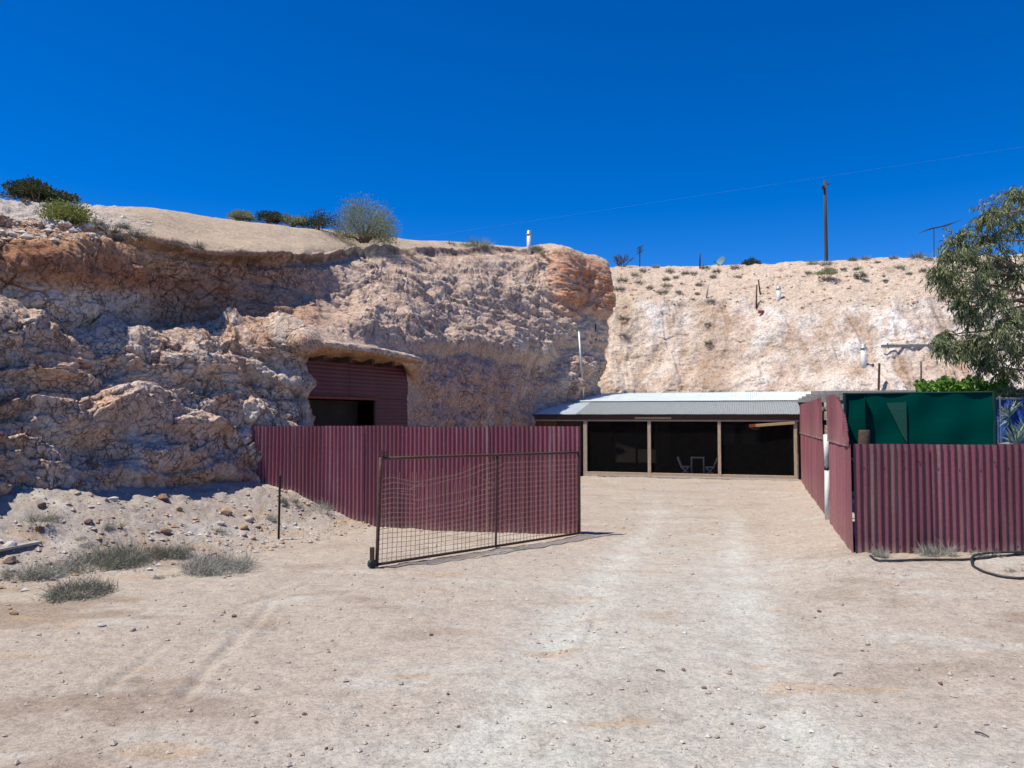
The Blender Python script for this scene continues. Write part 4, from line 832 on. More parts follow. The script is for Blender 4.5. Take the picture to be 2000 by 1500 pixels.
def twig_bush(name, base, w, h, n, m, label, group=None, wd=.006, cat='bush', curve=.7, flat=1., part='twigs'):
    a = rng.uniform(0, 2*math.pi, n); r = rng.random(n)**.5; el = rng.uniform(.15, 1., n)*flat
    kc = max(4, int(n/90)); ca_ = rng.uniform(0, 6.28, kc); cr_ = rng.random(kc)**.5; ck = rng.integers(0, kc, n); ch = rng.uniform(.45, 1.1, kc)
    P0 = np.stack([np.cos(a)*r*w*.38, np.sin(a)*r*w*.38, np.full(n, -.01)], -1); P0[:, 2] += rng.random(n)*h*(.3*(1-r) if curve < 1 else .55*(1-r*r))
    dr = np.stack([np.cos(a)*.9*(r+.2), np.sin(a)*.9*(r+.2), el+.15], -1)+rvec(n)*(.35 if curve < 1 else .8); dr[:, 2] = np.abs(dr[:, 2])
    L = h*rng.uniform(.55, 1.25, n)
    if curve > 1:
        P0 = np.stack([np.cos(ca_)*cr_*w*.42, np.sin(ca_)*cr_*w*.42, 0*ca_], -1)[ck]+rng.normal(size=(n, 3))*np.array([w*.07, w*.07, h*.12]); P0[:, 2] = np.abs(P0[:, 2])-.01
        dr = rvec(n)+np.array([0, 0, .35]); dr[:, 2] = np.abs(dr[:, 2])*.8; L = h*rng.uniform(.4, 1.05, n)*ch[ck]
    me = ribbon_mesh(part, P0, dr, L, wd, m, curve)
    o = mesh_obj(name, me, None, tuple(base)); return tag(o, label, cat, group)
def px(n_, Y): return n_*Y/F
def surf(x, y, Y=None):
    h = hit(x, y)
    return h if h is not None else at(x, y, Y or 38)
# hilltop, left
leaf_bush('round_tree', at(78, 402, 18.5), px(132, 18.5), px(46, 18.5), 5200, .085, M['dark_bush'], 'wide dark green umbrella shaped tree on the far left hilltop', lift=.32, clumps=26, cat='tree', stems=12, tree=True)
p = surf(130, 438); leaf_bush('yellow_green_bush', p, px(98, p.y), px(50, p.y), 3600, .05, M['lime_bush'], 'bright yellow green bush on the rocky left clifftop', lift=.1, clumps=18, stems=9)
for (x, y, w, h, Y, m, lb) in [(470, 432, 56, 19, 23.5, 'grey_bush', 'low grey green bush furthest left in the hilltop hedge row'), (522, 437, 66, 24, 24, 'dark_bush', 'low dark bush in the hilltop row, second from left'), (572, 441, 60, 21, 24.3, 'grey_bush', 'low bush in the hilltop row, between two darker bushes'), (622, 448, 90, 38, 24.6, 'dark_bush', 'dark low bush touching the tall grey green hilltop bush'), (1467, 519, 36, 15, crestY(1467), 'dark_bush', 'small flat dark bush on the back skyline right of the dish')]:
    leaf_bush('skyline_bush', at(x, y, Y), px(w, Y), px(h, Y), 2600, .06, M[m], lb, lift=.12, clumps=18, group='bushes along the hilltop skyline')
p = at(712, 470, 25.2); leaf_bush('tall_bush', p, px(140, p.y), px(80, p.y), 9500, .085, M['grey_bush'], 'tall feathery grey green bush on the hilltop above the garage', lift=.0, clumps=34, stems=16, wr=.22)
tufts = [(205, 452, 22, 16), (222, 455, 20, 18), (243, 446, 16, 14), (262, 462, 26, 14), (278, 467, 24, 20), (192, 440, 18, 12), (230, 470, 18, 14), (388, 486, 16, 16), (668, 498, 22, 16), (690, 498, 26, 18), (716, 502, 22, 20), (50, 395, 12, 9), (88, 404, 10, 8), (345, 482, 12, 9), (600, 500, 14, 10), (800, 500, 14, 9)]
for x, y, w, h in tufts:
    p = surf(x, y, 16); twig_bush('grass_tuft', p, px(w, p.y), px(h, p.y)*1.1, 170, M['salt_dark'] if x < 500 else M['salt'], ('dark tuft among the rubble right of the yellow green bush' if 170 < x < 300 else 'tiny tuft on the far left hilltop below the dark tree' if x < 100 else 'pale tuft cluster on the cliff lip above the garage' if 660 < x < 730 else 'lone dark tuft on the lip of the smooth hill cap' if x == 388 else 'tiny grass tuft on the bare lip of the left cliff'), 'tufts along the left cliff lip', .009, 'grass tuft')
for (x, y, w, h, m, lb) in [(935, 484, 44, 20, 'grey_bush', 'small grey green bush on the skyline left of the white vent'), (1048, 489, 22, 11, 'salt', 'pale tuft at the foot of the skyline white vent')]:
    p = at(x, y, 31); twig_bush('skyline_tuft', p, px(w, 31), px(h, 31), 420, M[m], lb, None, .016, 'bush')
for x, y in ((1066, 491), (1088, 492), (1108, 494), (1128, 500), (880, 474), (905, 477)):
    p = surf(x, y+3, 31.5); twig_bush('grass_tuft', p, px(16, p.y), px(9, p.y), 110, M['salt'], 'tiny pale grass tuft on the crest at the right end of the left hill', 'tufts on the left hill crest', .012, 'grass tuft')
def bare_shrub(name, base, w, h, label):
    b = MB(); base = Vector(base)
    def br(p, d, L, r, lev):
        q = p+d*L; mid = p.lerp(q, .5)+Vector(rvec(1)[0])*L*.08; b.tube([p, mid, q], [r, r*.8, r*.6], 4, False)
        if lev:
            for _ in range(3):
                nd = (d+Vector(rvec(1)[0])*.55+Vector((0, 0, .15))).normalized(); br(p.lerp(q, random.uniform(.55, 1)), nd, L*random.uniform(.55, .8), r*.6, lev-1)
    for i in range(9):
        a = i*.7; br(base+Vector((.04*i-.15, 0, -.05)), Vector((math.cos(a)*.7, math.sin(a)*.7, 1)).normalized(), h*.42, .03, 3)
    return tag(b.build(name, M['deadwood'], base=tuple(base)), label, 'shrub')
bare_shrub('dead_shrub', at(1212, 524, crestY(1212)), px(70, 45), px(36, 45), 'leafless dead shrub on the skyline where the two cliffs meet')
def salt_label(x, y, dark):
    where = 'next to the shaded cliff corner' if x < 1240 else 'between the cliff corner and the dish' if x < 1370 else 'below the satellite dish' if x < 1475 else 'around the foot of the power pole' if x < 1665 else 'on the crest left of the gum tree'
    row = 'on the skyline' if y < 528 else 'on the tan upper slope' if y < 585 else 'low on the pale cliff face'
    return ('dark' if dark else 'pale')+' saltbush tuft '+row+' '+where
z3 = [(365, 840, 70), (465, 800, 60), (490, 855, 50), (700, 830, 50), (775, 815, 40), (720, 770, 60), (840, 785, 50), (905, 785, 45), (1050, 810, 45), (1080, 770, 50), (1240, 810, 35), (1220, 745, 70), (675, 930, 70), (700, 880, 60), (790, 925, 40), (940, 870, 40), (930, 935, 30), (1035, 995, 60), (380, 1130, 80), (370, 1250, 60), (1010, 1165, 40), (1015, 1310, 50), (620, 738, 50), (575, 895, 50), (345, 905, 60), (275, 960, 40), (520, 765, 50), (990, 745, 60)]
z4 = [(125, 845, 80), (245, 848, 90), (480, 808, 70), (595, 800, 70), (845, 792, 60), (1050, 788, 110), (900, 880, 75), (980, 930, 45), (770, 990, 35), (85, 920, 45), (400, 890, 40), (525, 890, 60), (700, 830, 40), (1150, 800, 60), (1100, 900, 50)]
sl_pts = [(1120+a/3.846, 330+c/3.846, w/3.846) for a, c, w in z3]+[(1560+a/4.545, 330+c/4.545, w/4.545) for a, c, w in z4]
for i, (x, y, w) in enumerate(sl_pts):
    p = surf(x, y+1.5, crestY(x)); twig_bush('saltbush_tuft', p, px(w, p.y), px(w*.62, p.y), 190, M['salt_dark'] if (i % 3 == 0) else M['salt'], salt_label(x, y, i % 3 == 0), 'saltbush tufts on the back slope', .017, 'saltbush')
p = surf(1614, 550); leaf_bush('green_shrub', p, px(48, p.y), px(27, p.y), 1500, .07, M['grey_bush'], 'flat topped green shrub on the back slope below the power pole', lift=.55, clumps=12, stems=8)
p = surf(1680, 546); leaf_bush('grey_shrub', p, px(28, p.y), px(18, p.y), 800, .06, M['salt_dark'], 'round grey shrub on the back slope right of the power pole', lift=.2, clumps=10)
# dry scrub in the left foreground and along the fences
scr = [(107, 1122, 125, 48, 1500, 'dry', 'loose dry scrub clump at the left of the foreground scrub line'), (215, 1098, 170, 56, 2600, 'salt_dark', 'largest dark twiggy scrub clump in the left foreground'), (325, 1086, 95, 40, 1100, 'salt_dark', 'thin dark scrub in the middle of the foreground scrub line'), (428, 1114, 130, 52, 2400, 'dry', 'dense silvery scrub at the right end of the foreground scrub line'), (145, 1162, 140, 42, 1900, 'salt_dark', 'dark scrub clump nearest the camera on the left'), (320, 1128, 64, 14, 350, 'dry', 'small flat patch of dry brown scrub on bare dirt'), (60, 1016, 95, 28, 700, 'salt', 'low grey scrub on the rubble mound at far left'), (2, 1128, 50, 26, 400, 'salt', 'scrub cut by the left edge of the picture'), (420, 1042, 55, 20, 320, 'salt', 'thin scrub among the stones left of the steel post'), (522, 1016, 46, 20, 300, 'dry', 'pale scrub just left of the steel post'), (221, 1032, 40, 20, 260, 'salt', 'small upright scrub on the rubble mound'), (150, 1052, 60, 18, 300, 'dry', 'sparse scrub behind the largest dark scrub clump'),
       (567, 982, 36, 22, 420, 'salt_dark', 'dark green tuft at the foot of the long fence near the steel post'), (622, 992, 78, 24, 600, 'dry', 'silvery dry scrub along the foot of the long fence'), (690, 998, 50, 14, 260, 'dry', 'thin dry scrub at the long fence left of the gate'), (790, 1016, 60, 12, 300, 'salt_dark', 'low dark scrub seen through the left half of the gate'), (914, 1022, 30, 24, 320, 'dry', 'pale scrub at the fence foot seen through the gate centre'), (1055, 1038, 24, 13, 160, 'dry', 'small tuft at the fence foot behind the right gate half'),
       (1714, 1088, 52, 30, 500, 'dry', 'dry weeds at the corner where the two right fences meet'), (1826, 1084, 76, 34, 800, 'dry', 'tangled dry weeds in the middle of the low right fence'), (1922, 1086, 60, 18, 420, 'dry', 'dry weeds behind the hose at the low right fence'), (1985, 1118, 60, 10, 260, 'salt', 'thin weeds inside the hose coil')]
for (x, y, w, h, n, m, lb) in scr:
    p = ground_hit(x, y); twig_bush('dry_scrub', p, px(w, p.y), px(h, p.y), n, M[m], lb, None, .0052, 'scrub', 1.7)
# bright vine behind the screen
vt = thing('vine', tuple(at(1875, 860, 13)), 'bright green leafy vine showing above the green shade screen', 'vine')
n = 2600; cx = rng.uniform(1790, 1965, n); top = 752-10*np.sin((cx-1790)/175*math.pi)-5*np.sin(cx*.11); cy = top+rng.random(n)**1.2*(800-top); cY = 13+rng.uniform(-.5, .5, n)
cen = np.array([tuple(at(a, c, d)) for a, c, d in zip(cx, cy, cY)])-np.array(tuple(origin(vt))); dr = rvec(n)*.6+np.array([0, -.5, -.2])
mesh_obj('leaves', leaf_mesh('leaves', cen, dr, rng.uniform(.06, .13, n), .085, M['vine'], .5), vt)
b = MB()
for i in range(6): p = at(1800+i*30, 752, 13.1); b.tube([(p.x, p.y, -.3), (p.x+.05, p.y, .8), (p.x-.03, p.y, p.z)], [.02, .016, .008], 6)
b.build('stem', M['bark'], vt)
# fan palm at the right
fp = thing('fan_palm', tuple(at(1992, 930, 10.4)), 'pale fan palm leaves in front of the blue tarpaulin', 'palm'); o0 = origin(fp)
for k, (x, y, r, tl) in enumerate(((1985, 868, .34, .3), (2012, 850, .36, -.2), (1972, 815, .26, .9), (2030, 880, .3, -.8))):
    c = at(x, y, 10.35+.12*k); b = MB(); b.tube([at(1995, 925, 10.4), c.lerp(at(1995, 925, 10.4), .4)+Vector((.02, 0, .02)), c], .008, 5); b.build('stalk', M['vine'], fp)
    cen = []; dr = []
    for i in range(22):
        a = tl+math.pi*(.02+.96*i/21); cen.append(tuple(c-o0)); dr.append((math.cos(a), -.35, math.sin(a)))
    mesh_obj('fan_leaf', leaf_mesh('fan_leaf', np.array(cen), np.array(dr), r, .035, M['palm'], .3), fp)
# ------------------------------------------------------------------ gum tree
tx, ty = 9.9, 12.9; tr = thing('gum_tree', (tx, ty, gz(tx, ty)), 'drooping grey green gum tree overhanging from the right edge', 'tree'); o0 = origin(tr)
b = MB(); b.tube([(tx, ty, -.3), (tx+.05, ty, .8), (tx-.1, ty-.1, 2.), (tx-.25, ty-.05, 3.2), (tx-.2, ty, 4.2), (tx-.4, ty, 5.2)], [.2, .17, .15, .12, .09, .05], 10); b.build('trunk', M['bark'], tr, smooth=True)
clus = [(1990, 385, .26), (1955, 412, .30), (1925, 425, .22), (1990, 440, .3), (1930, 470, .28), (1868, 470, .22), (1895, 505, .30), (1860, 500, .22), (1955, 510, .3), (1835, 530, .16), (1850, 545, .2), (1990, 540, .35), (1910, 555, .28), (1870, 570, .18), (1945, 590, .3), (1905, 620, .2), (1985, 620, .3), (1950, 650, .26), (1900, 665, .16), (1860, 678, .17), (1890, 690, .14), (1835, 672, .1), (1930, 690, .2), (1990, 690, .3), (1965, 730, .2), (1985, 770, .22), (1995, 790, .2), (1920, 712, .12), (1845, 655, .1), (1880, 600, .14), (1930, 530, .25)]
clus3 = [(at(x, y, 12.4+random.uniform(-.8, .8)), r) for x, y, r in clus]
for i in range(46):
    a = random.uniform(-math.pi, math.pi); rr = random.uniform(.4, 2.4) if math.cos(a) > 0 else random.uniform(.3, 1.25); clus3.append((Vector((tx+.3+rr*math.cos(a)*.9, ty+rr*math.sin(a), random.uniform(2.5, 5.4))), .44))
trunk = [Vector((tx-.1, ty-.1, 2.)), Vector((tx-.2, ty-.07, 2.7)), Vector((tx-.25, ty-.05, 3.2)), Vector((tx-.2, ty, 4.2)), Vector((tx-.4, ty, 5.))]
LC_, LD_, b, tw = [], [], MB(), MB()
for ci, (c, r) in enumerate(clus3):
    s = min(trunk, key=lambda q: (q-Vector((c.x, c.y, c.z-.5))).length); mid = s.lerp(c, .55)+Vector((0, 0, .18+.1*random.random()))+Vector(rvec(1)[0])*.12
    b.tube([s, s.lerp(mid, .5)+Vector((0, 0, .08)), mid, c], [.045, .032, .02, .008], 5, False)
    nt_ = int(28+72*r)
    for _ in range(nt_):
        e = c+Vector(rvec(1)[0])*r*random.random()**.4*Vector((1, 1, .8)).length/1.5; a = c.lerp(e, .3)+Vector((0, 0, .05)); d = (e-c).normalized()+Vector((0, 0, -.9))
        tip = e+d.normalized()*random.uniform(.08, .22); tw.tube([a, e, tip], [.004, .003, .0015], 3, False)
        nl = random.randint(9, 15)
        for k in range(nl):
            t = k/nl; q = a.lerp(e, t*2) if t < .5 else e.lerp(tip, t*2-1); dd = np.array(tuple(d))*.35+rvec(1)[0]*.75+np.array([0, 0, -.75]); LC_.append(tuple(q-o0)); LD_.append(dd)
b.build('branches', M['bark'], tr, smooth=True); tw.build('twigs', M['twig'], tr, kind='stuff')
n = len(LC_); mesh_obj('crown', leaf_mesh('crown', np.array(LC_), np.array(LD_), rng.uniform(.075, .14, n), rng.uniform(.016, .026, n), M['gum'], .4), tr)

# ------------------------------------------------------------------ poles, vents, antennas on the hill
def pole_thing(name, pts, r, m, label, cat, n=8, base=None):
    b = MB(); b.tube(pts, r, n); return tag(b.build(name, M[m], smooth=True, base=tuple(base or pts[0])), label, cat)
def vent(x, yb, yt, wpx, label, Y=None, tilt=0.):
    p = surf(x, yb, Y); h = px(yb-yt, p.y); r = px(wpx, p.y)/2; t = thing('vent_pipe', tuple(p), label, 'vent pipe')
    b = MB(); b.tube([p-Vector((0, 0, .3)), p+Vector((tilt*.8, 0, h*.8))], r, 12); b.build('tube', M['pvc'], t, smooth=True)
    b = MB(); b.tube([p+Vector((tilt*.8, 0, h*.78)), p+Vector((tilt*.9, 0, h*.86)), p+Vector((tilt*.9, 0, h*.865)), p+Vector((tilt, 0, h))], [r*1.25, r*1.25, r*.95, r*.9], 12); b.build('cowl', M['galv'], t, smooth=True)
vent(1033, 489, 450, 8, 'thin white vent pipe standing on the skyline of the left hill', 31)
vent(1521, 586, 559, 8, 'short white vent pipe high on the back cliff below the dark pole', None)
vent(1687, 716, 672, 10, 'white vent pipe low on the back cliff above the shade screen', None, .0)
pole_thing('metal_flue', [at(1140, 786, 29.5), at(1131, 648, 29.6)], .045, 'galv', 'tall leaning galvanised flue at the shaded cliff corner', 'flue')
pa, pb = hit(1725, 676)+Vector((0, -.35, 0)), hit(1955, 676)+Vector((0, -.35, 0)); pb.z = pa.z = (pa.z+pb.z)/2
hb = thing('horizontal_beam', tuple(pa), 'long grey horizontal tube fixed across the pale back cliff behind the gum tree', 'pipe')
b = MB(); b.bar(pa-Vector((.25, 0, 0)), pb+Vector((1.5, 0, 0)), .08, .12); b.build('tube', M['grey_tube'], hb)
for x in (.02, 2.0): b = MB(); b.bar(pa+Vector((x, -.05, -.1)), pa+Vector((x-.04, -.05, .12)), .03, .04, (1, 0, 0)); b.build('bracket', M['dark_metal'], hb)
p = pa+(pb-pa)*.84; b = MB(); b.bar((p.x, p.y, p.z-1.6), (p.x, p.y, p.z), .06, .06, (1, 0, 0)); b.build('support_post', M['rust'], hb)
p = hit(1709, 764) or at(1709, 764, 29); b = MB(); b.bar(p+Vector((-.02, -.3, -.3)), p+Vector((.12, -.15, px(54, p.y))), .10, .05, (1, 0, 0)); tag(b.build('leaning_plank', M['timber_dark'], base=tuple(p)), 'dark plank leaning against the back cliff above the roof end', 'plank')
for (x, y, x2, y2, m, lb) in [(1799, 756, 1799, 706, 'rust', 'rusty rod rising from the vine in front of the back cliff'), (1477, 602, 1478, 556, 'rust', 'rusty stake just above the red brick on the back cliff'), (1380, 582, 1383, 556, 'timber_grey', 'short pale stake on the back cliff furthest left'), (1485, 575, 1481, 546, 'rust', 'thin bent stake right behind the rusty stake on the back cliff'), (1367, 524, 1367, 495, 'dark_metal', 'thin dark stake on the back skyline left of the dish'), (1164, 662, 1163, 632, 'rust', 'rusty stake in the shade beside the galvanised flue')]:
    p = surf(x, y, crestY(x)); q = at(x2, y2, p.y-.05); pole_thing('stake', [p-(q-p)*.1, q], px(1.5, p.y), m, lb, 'stake', 6)
p = hit(1485, 612); b = MB(); b.box(p+Vector((0, -.12, .05)), (.26, .12, .14)); tag(b.build('red_brick', M['brick'], bevel=.008, base=tuple(p)), 'single red brick stuck on the face of the back cliff', 'brick')
Y = 41; pt = at(1611, 352, Y); pb = at(1614, 512, Y)
up = thing('power_pole', tuple(pb), 'tall dark timber power pole on the back skyline', 'power pole')
b = MB(); b.tube([pb-Vector((0, 0, 1)), pb, pb.lerp(pt, .5), pt], [.10, .095, .085, .075], 12); b.build('pole', M['pole'], up, smooth=True)
b = MB(); b.box(pt+Vector((-.13, -.06, -.42)), (.12, .14, .2)); b.build('bracket_box', M['dark_metal'], up, bevel=.01)
b = MB(); b.tube([pt+Vector((.08, 0, -.2)), pt+Vector((.2, 0, -.22))], .015, 6); b.tube([pt+Vector((.2, 0, -.26)), pt+Vector((.2, 0, -.21)), pt+Vector((.2, 0, -.15))], [.03, .045, .03], 8); b.build('insulator', M['dark_metal'], up)
w0, w1 = at(900, 452, 70), at(1612, 345, 70); d = w1-w0
pole_thing('overhead_wire', [w0-d*.6]+[w0+d*(i/8)-Vector((0, 0, 0)) for i in range(17)], .0022, 'grey_tube', 'thin overhead wire crossing the sky above the power pole', 'wire', 4)
pb = at(1249, 524, crestY(1249)); pt = at(1250, 481, crestY(1249)); an = thing('mast_antenna', tuple(pb), 'stubby many armed antenna mast on the skyline beside the dead shrub', 'antenna')
b = MB(); b.tube([pb-Vector((0, 0, .5)), pt], .03, 6); b.build('mast', M['dark_metal'], an)
for k in range(6):
    b = MB(); z = pt.z-.03-.08*k; b.bar((pt.x-.16-.05*(k % 2), pt.y, z-.05), (pt.x+.2-.04*(k % 3), pt.y-.1, z+.06), .03, .03); b.build('element', M['dark_metal'], an)
pb = at(1408, 520, crestY(1408)); dh = thing('satellite_dish', tuple(pb), 'tilted grey satellite dish on the back skyline', 'satellite dish')
b = MB(); b.tube([pb-Vector((0, 0, .3)), pb+Vector((.05, 0, .2))], .03, 6); b.build('mount', M['dark_metal'], dh)
b = MB(); cN = Vector((-.82, -.35, .45)).normalized(); u1 = cN.cross(Vector((0, 0, 1))).normalized(); u2 = cN.cross(u1); cc = pb+Vector((.02, 0, .2)); rings = []
for k in range(5):
    r = .36*k/4
    for j in range(20): t = 2*math.pi*j/20; b.v.append(cc+cN*(.10*(k/4)**2)+u1*(r*math.cos(t))+u2*(r*math.sin(t)))
for k in range(4):
    for j in range(20): b.f.append((k*20+j, k*20+(j+1) % 20, (k+1)*20+(j+1) % 20, (k+1)*20+j))
b.build('reflector', M['dish'], dh, smooth=True)
b = MB(); b.tube([pb+Vector((-.02, 0, .0)), pb+Vector((-.36, -.1, .22)), pb+Vector((-.42, -.1, .26))], .022, 6); b.build('feed_arm', M['dark_metal'], dh)
pb = at(1824, 506, 39); pt = at(1824, 446, 39); an = thing('television_antenna', tuple(pb), 'long television antenna on a thin mast behind the gum tree', 'antenna')
b = MB(); b.tube([pb-Vector((0, 0, .6)), pt], .02, 6); b.build('mast', M['dark_metal'], an)
q0, q1 = at(1808, 450, 39), at(1860, 437, 39); b = MB(); b.tube([q0, q1], .022, 6); b.build('boom', M['dark_metal'], an)
for k in range(8):
    c = q0.lerp(q1, k/7.); b = MB(); L = .35+.12*abs(k-3); b.tube([c-Vector((.03, L, .02)), c+Vector((.03, L, .03))], .014, 5); b.build('element', M['dark_metal'], an)

# ------------------------------------------------------------------ stones
def stone_mesh(seed, m, sub=2):
    r_ = np.random.default_rng(seed); import bmesh
    bm = bmesh.new(); bmesh.ops.create_icosphere(bm, subdivisions=sub, radius=.5); v = np.array([tuple(q.co) for q in bm.verts])
    k = rvec(7)
    for a in k: # chip flat faces
        dd = v@a; lim = .30+.12*r_.random(); ov = np.maximum(dd-lim, 0); v = v-ov[:, None]*a
    v = v*(1+.10*noise(v*3+seed, seed)[:, None])
    f = np.array([[q.index for q in fc.verts] for fc in bm.faces]); bm.free(); return np_mesh('stone', v, f, m, smooth=False)
SM = {k: [stone_mesh(i+j*10, M[k]) for i in range(3)] for j, k in enumerate(('stone', 'stone_w', 'stone_b', 'stone_o'))}
def stone(x, y, w, m, label, group=None, name='rock', hr=.6):
    p = hit(x, y); s = px(w, p.y)
    o = mesh_obj(name, SM[m][int(x+y) % 3], None, (p.x, p.y, p.z+s*hr*.28)); o.scale = (s, s*.85, s*hr); o.rotation_euler = (0, 0, random.uniform(0, 6)); return tag(o, label, 'rock', group)
for a in [(319, 976, 26, 'stone_b', 'brown rock lying alone on top of the rubble mound'), (220, 980, 25, 'stone_w', 'white rock on the rubble mound left of the brown rock'), (152, 966, 14, 'stone', 'greyish rock near the cliff foot at the left'), (81, 990, 20, 'stone_b', 'dark rock on the left part of the rubble mound'), (350, 996, 16, 'stone_o', 'small orange rock right below the lone brown rock'), (442, 1004, 26, 'stone_o', 'orange crumbly rock on the right slope of the mound'), (486, 1018, 24, 'stone', 'beige rock at the top of the stone heap by the steel post'), (500, 1030, 18, 'stone', 'beige rock on the right side of the stone heap by the steel post'), (476, 1032, 18, 'stone_o', 'tan rock on the left side of the stone heap by the steel post'), (325, 1042, 24, 'stone_b', 'reddish rock at the right tip of the foreground scrub'), (18, 1098, 28, 'stone_o', 'blocky orange rock beside the board at the left edge'), (18, 1072, 34, 'stone_w', 'white broken rock at the left edge behind the scrub'), (77, 1036, 20, 'stone_b', 'dark red rock above the left scrub clump'), (172, 1021, 18, 'stone_b', 'red rock in the middle of the rubble mound'), (431, 1024, 17, 'stone_w', 'white rock below the orange crumbly rock'), (476, 1047, 15, 'stone', 'grey chip in front of the stone heap'), (494, 1053, 12, 'stone_o', 'small orange rock in front of the stone heap'), (556, 983, 12, 'stone_o', 'small orange rock at the foot of the long fence'),
          (457, 1205, 12, 'stone_b', 'small dark stone alone on the left driveway'), (260, 1233, 16, 'stone', 'pale angular stone on the left driveway'), (198, 1222, 20, 'stone_w', 'flat white stone on the left driveway'), (27, 1200, 20, 'stone_o', 'brown stone by the left edge below the scrub'), (1837, 1337, 12, 'stone_b', 'reddish stone on the right part of the driveway'), (1400, 1441, 13, 'stone', 'grey stone nearest the camera on the driveway'), (1460, 1394, 13, 'stone_w', 'flat white stone on the lower right driveway')]:
    stone(*a, hr=.35 if 'flat' in a[4] else .62)
for (x, y, m) in [(20, 1190, 'stone_o'), (277, 1391, 'stone'), (595, 1396, 'stone_b'), (637, 1463, 'stone_b'), (195, 1472, 'stone_w'), (842, 1241, 'stone_b'), (717, 1418, 'stone_b'), (895, 1420, 'stone_b'), (805, 1382, 'stone'), (1203, 1236, 'stone'), (1106, 1273, 'stone_o'), (1695, 1260, 'stone'), (1685, 1272, 'stone_b'), (1937, 1321, 'stone'), (1407, 1384, 'stone_w'), (1265, 1420, 'stone'), (1825, 1420, 'stone'), (1600, 1195, 'stone_b'), (1592, 1207, 'stone_o'), (1335, 1310, 'stone_b'), (1375, 1345, 'stone_b'), (875, 1357, 'stone_b'), (168, 1357, 'stone_w'), (1430, 1415, 'stone_b'), (1370, 1400, 'stone'), (500, 1412, 'stone_b'), (565, 1376, 'stone'), (1645, 1182, 'stone')]:
    stone(x, y, random.uniform(7, 11), m, ('dark' if m == 'stone_b' else 'white' if m == 'stone_w' else 'orange' if m == 'stone_o' else 'grey')+' pebble on the '+('left' if x < 660 else 'middle' if x < 1300 else 'right')+' part of the driveway '+('nearest the camera' if y > 1340 else 'further back'), 'small stones on the driveway', 'pebble')
pv_ = np.array([[1, 0, 0], [-1, 0, 0], [0, 1, 0], [0, -1, 0], [0, 0, 1], [0, 0, -1]])*.5
pf_ = np.array([[0, 2, 4], [2, 1, 4], [1, 3, 4], [3, 0, 4], [2, 0, 5], [1, 2, 5], [3, 1, 5], [0, 3, 5]])
def gravel(name, pos, size, m, label, cat):
    n = len(pos); v = pv_[None]*size[:, None, None]*rng.uniform(.55, 1.25, (n, 6, 1))*np.array([1, 1, .7]); a = rng.uniform(0, 6.3, n); ca, sa = np.cos(a)[:, None], np.sin(a)[:, None]
    v = np.stack([v[:, :, 0]*ca-v[:, :, 1]*sa, v[:, :, 0]*sa+v[:, :, 1]*ca, v[:, :, 2]], -1)+pos[:, None, :]
    f = (np.arange(n)*6)[:, None, None]+pf_[None]
    return tag(mesh_obj(name, np_mesh(name, v.reshape(-1, 3), f.reshape(-1, 3), m, smooth=False)), label, cat, kind='stuff')
def scatter(n, fx):
    out = []
    while len(out) < n:
        Y = 2.8+28*random.random()**2.2; X = random.uniform(-.75, .75)*Y
        if cliff_d(X, Y) < -.2: continue
        if random.random() < fx(X, Y): out.append((X, Y))
    a = np.array(out); return a
for nm, m, n, lb, sm, fx in (('gravel', 'stone', 9000, 'loose grey gravel strewn over the driveway and yard', .011, lambda X, Y: .5+.5*math.sin(X*1.3+Y*.7)**2), ('white_chips', 'stone_w', 2600, 'white stone chips strewn over the driveway', .010, lambda X, Y: .25+.75*math.exp(-((X-.9)/1.2)**2)), ('brown_grit', 'stone', 1500, 'brown grit strewn over the driveway', .011, lambda X, Y: .6)):
    q = scatter(n, fx); s = sm*(.5+rng.pareto(3., n)).clip(0, 3.5)*(1+q[:, 1]*.05); gravel(nm, np.stack([q[:, 0], q[:, 1], gz(q[:, 0], q[:, 1])+s*.12], -1), s, M[m], lb, 'gravel')
rub_ = []
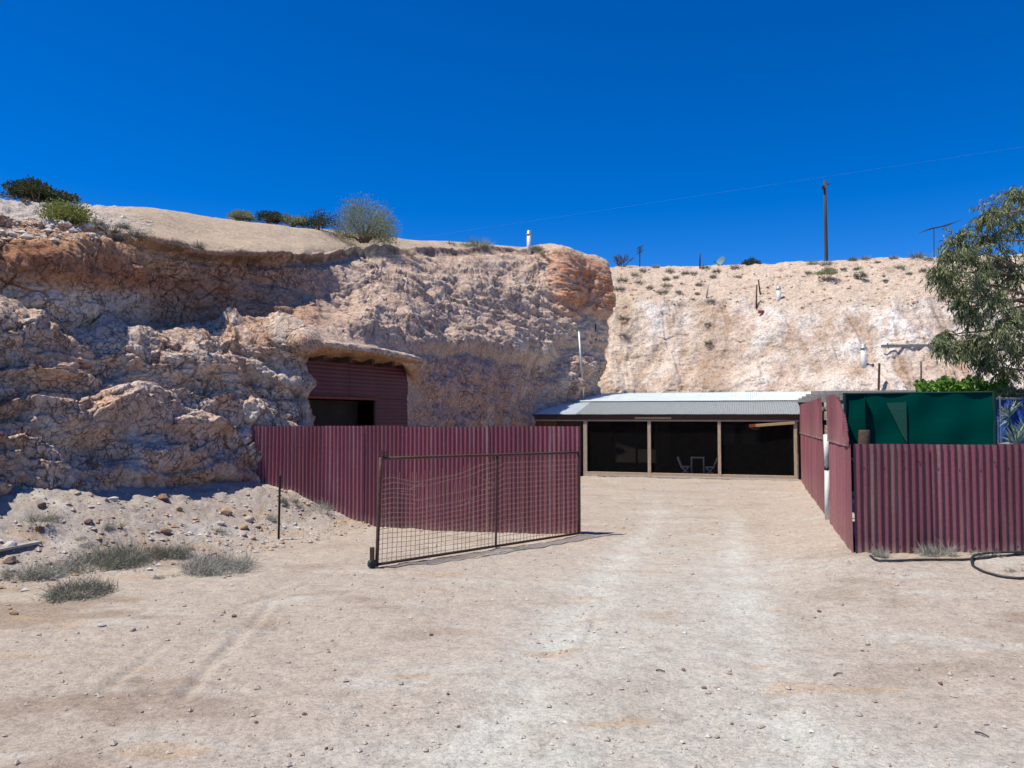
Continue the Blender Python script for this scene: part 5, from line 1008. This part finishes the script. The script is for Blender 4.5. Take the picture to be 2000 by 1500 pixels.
while len(rub_) < 5400:
    Y = random.uniform(7.5, 14.2); X = random.uniform(-10, -2); d = cliff_d(X, Y)
    if -.1 < d < 3.0 and random.random() < (.35+.65*math.exp(-((d-1.9)/.7)**2)): rub_.append((X, Y))
q = np.array(rub_); s = .019*(.4+rng.pareto(2.3, len(q))).clip(0, 5)
third = len(q)//3
for i, (nm, m, lb) in enumerate((('rubble', 'stone', 'beige rubble covering the mound at the left cliff foot'), ('white_rubble', 'stone_w', 'white rubble on the mound at the left cliff foot'), ('orange_rubble', 'stone_o', 'orange rubble on the mound at the left cliff foot'))):
    k = slice(i*third, (i+1)*third); gravel(nm, np.stack([q[k, 0], q[k, 1], gz(q[k, 0], q[k, 1])+s[k]*.15], -1), s[k], M[m], lb, 'rubble')
tops = [hit(random.uniform(-20, 300), random.uniform(425, 470), only=0) for _ in range(700)]; tops = np.array([tuple(t) for t in tops if t]); gravel('clifftop_rubble', tops, .05*(.5+rng.pareto(2.5, len(tops))).clip(0, 4), M['stone_w'], 'pale rubble along the left clifftop', 'rubble')
tops = [hit(random.uniform(1180, 1990), random.uniform(508, 600), only=1) for _ in range(1500)]; tops = np.array([tuple(t) for t in tops if t]); gravel('slope_rubble', tops, .08*(.5+rng.pareto(2.8, len(tops))).clip(0, 3.5), M['stone_o'], 'tan rubble on the upper slope of the back cliff', 'rubble')
for (x, y, x2, y2, lb) in [(1281, 1311, 1299, 1314, 'short dark twig on the middle of the driveway'), (1628, 1321, 1646, 1317, 'short dark twig on the right of the driveway'), (1904, 1432, 1932, 1442, 'curved pale twig near the lower right corner')]:
    a, c = ground_hit(x, y), ground_hit(x2, y2); mid = a.lerp(c, .5)+Vector((0, .01, .012)); pole_thing('twig', [a+Vector((0, 0, .008)), mid, c+Vector((0, 0, .008))], [.005, .005, .003], 'deadwood', lb, 'twig', 5)
a, c = ground_hit(-20, 1086), ground_hit(77, 1065); b = MB(); b.bar(a+Vector((0, 0, .05)), c+Vector((0, 0, .04)), .10, .03); tag(b.build('timber_board', M['timber_grey'], bevel=.004, base=tuple(a)), 'grey weathered board lying on the ground at the left edge', 'board')
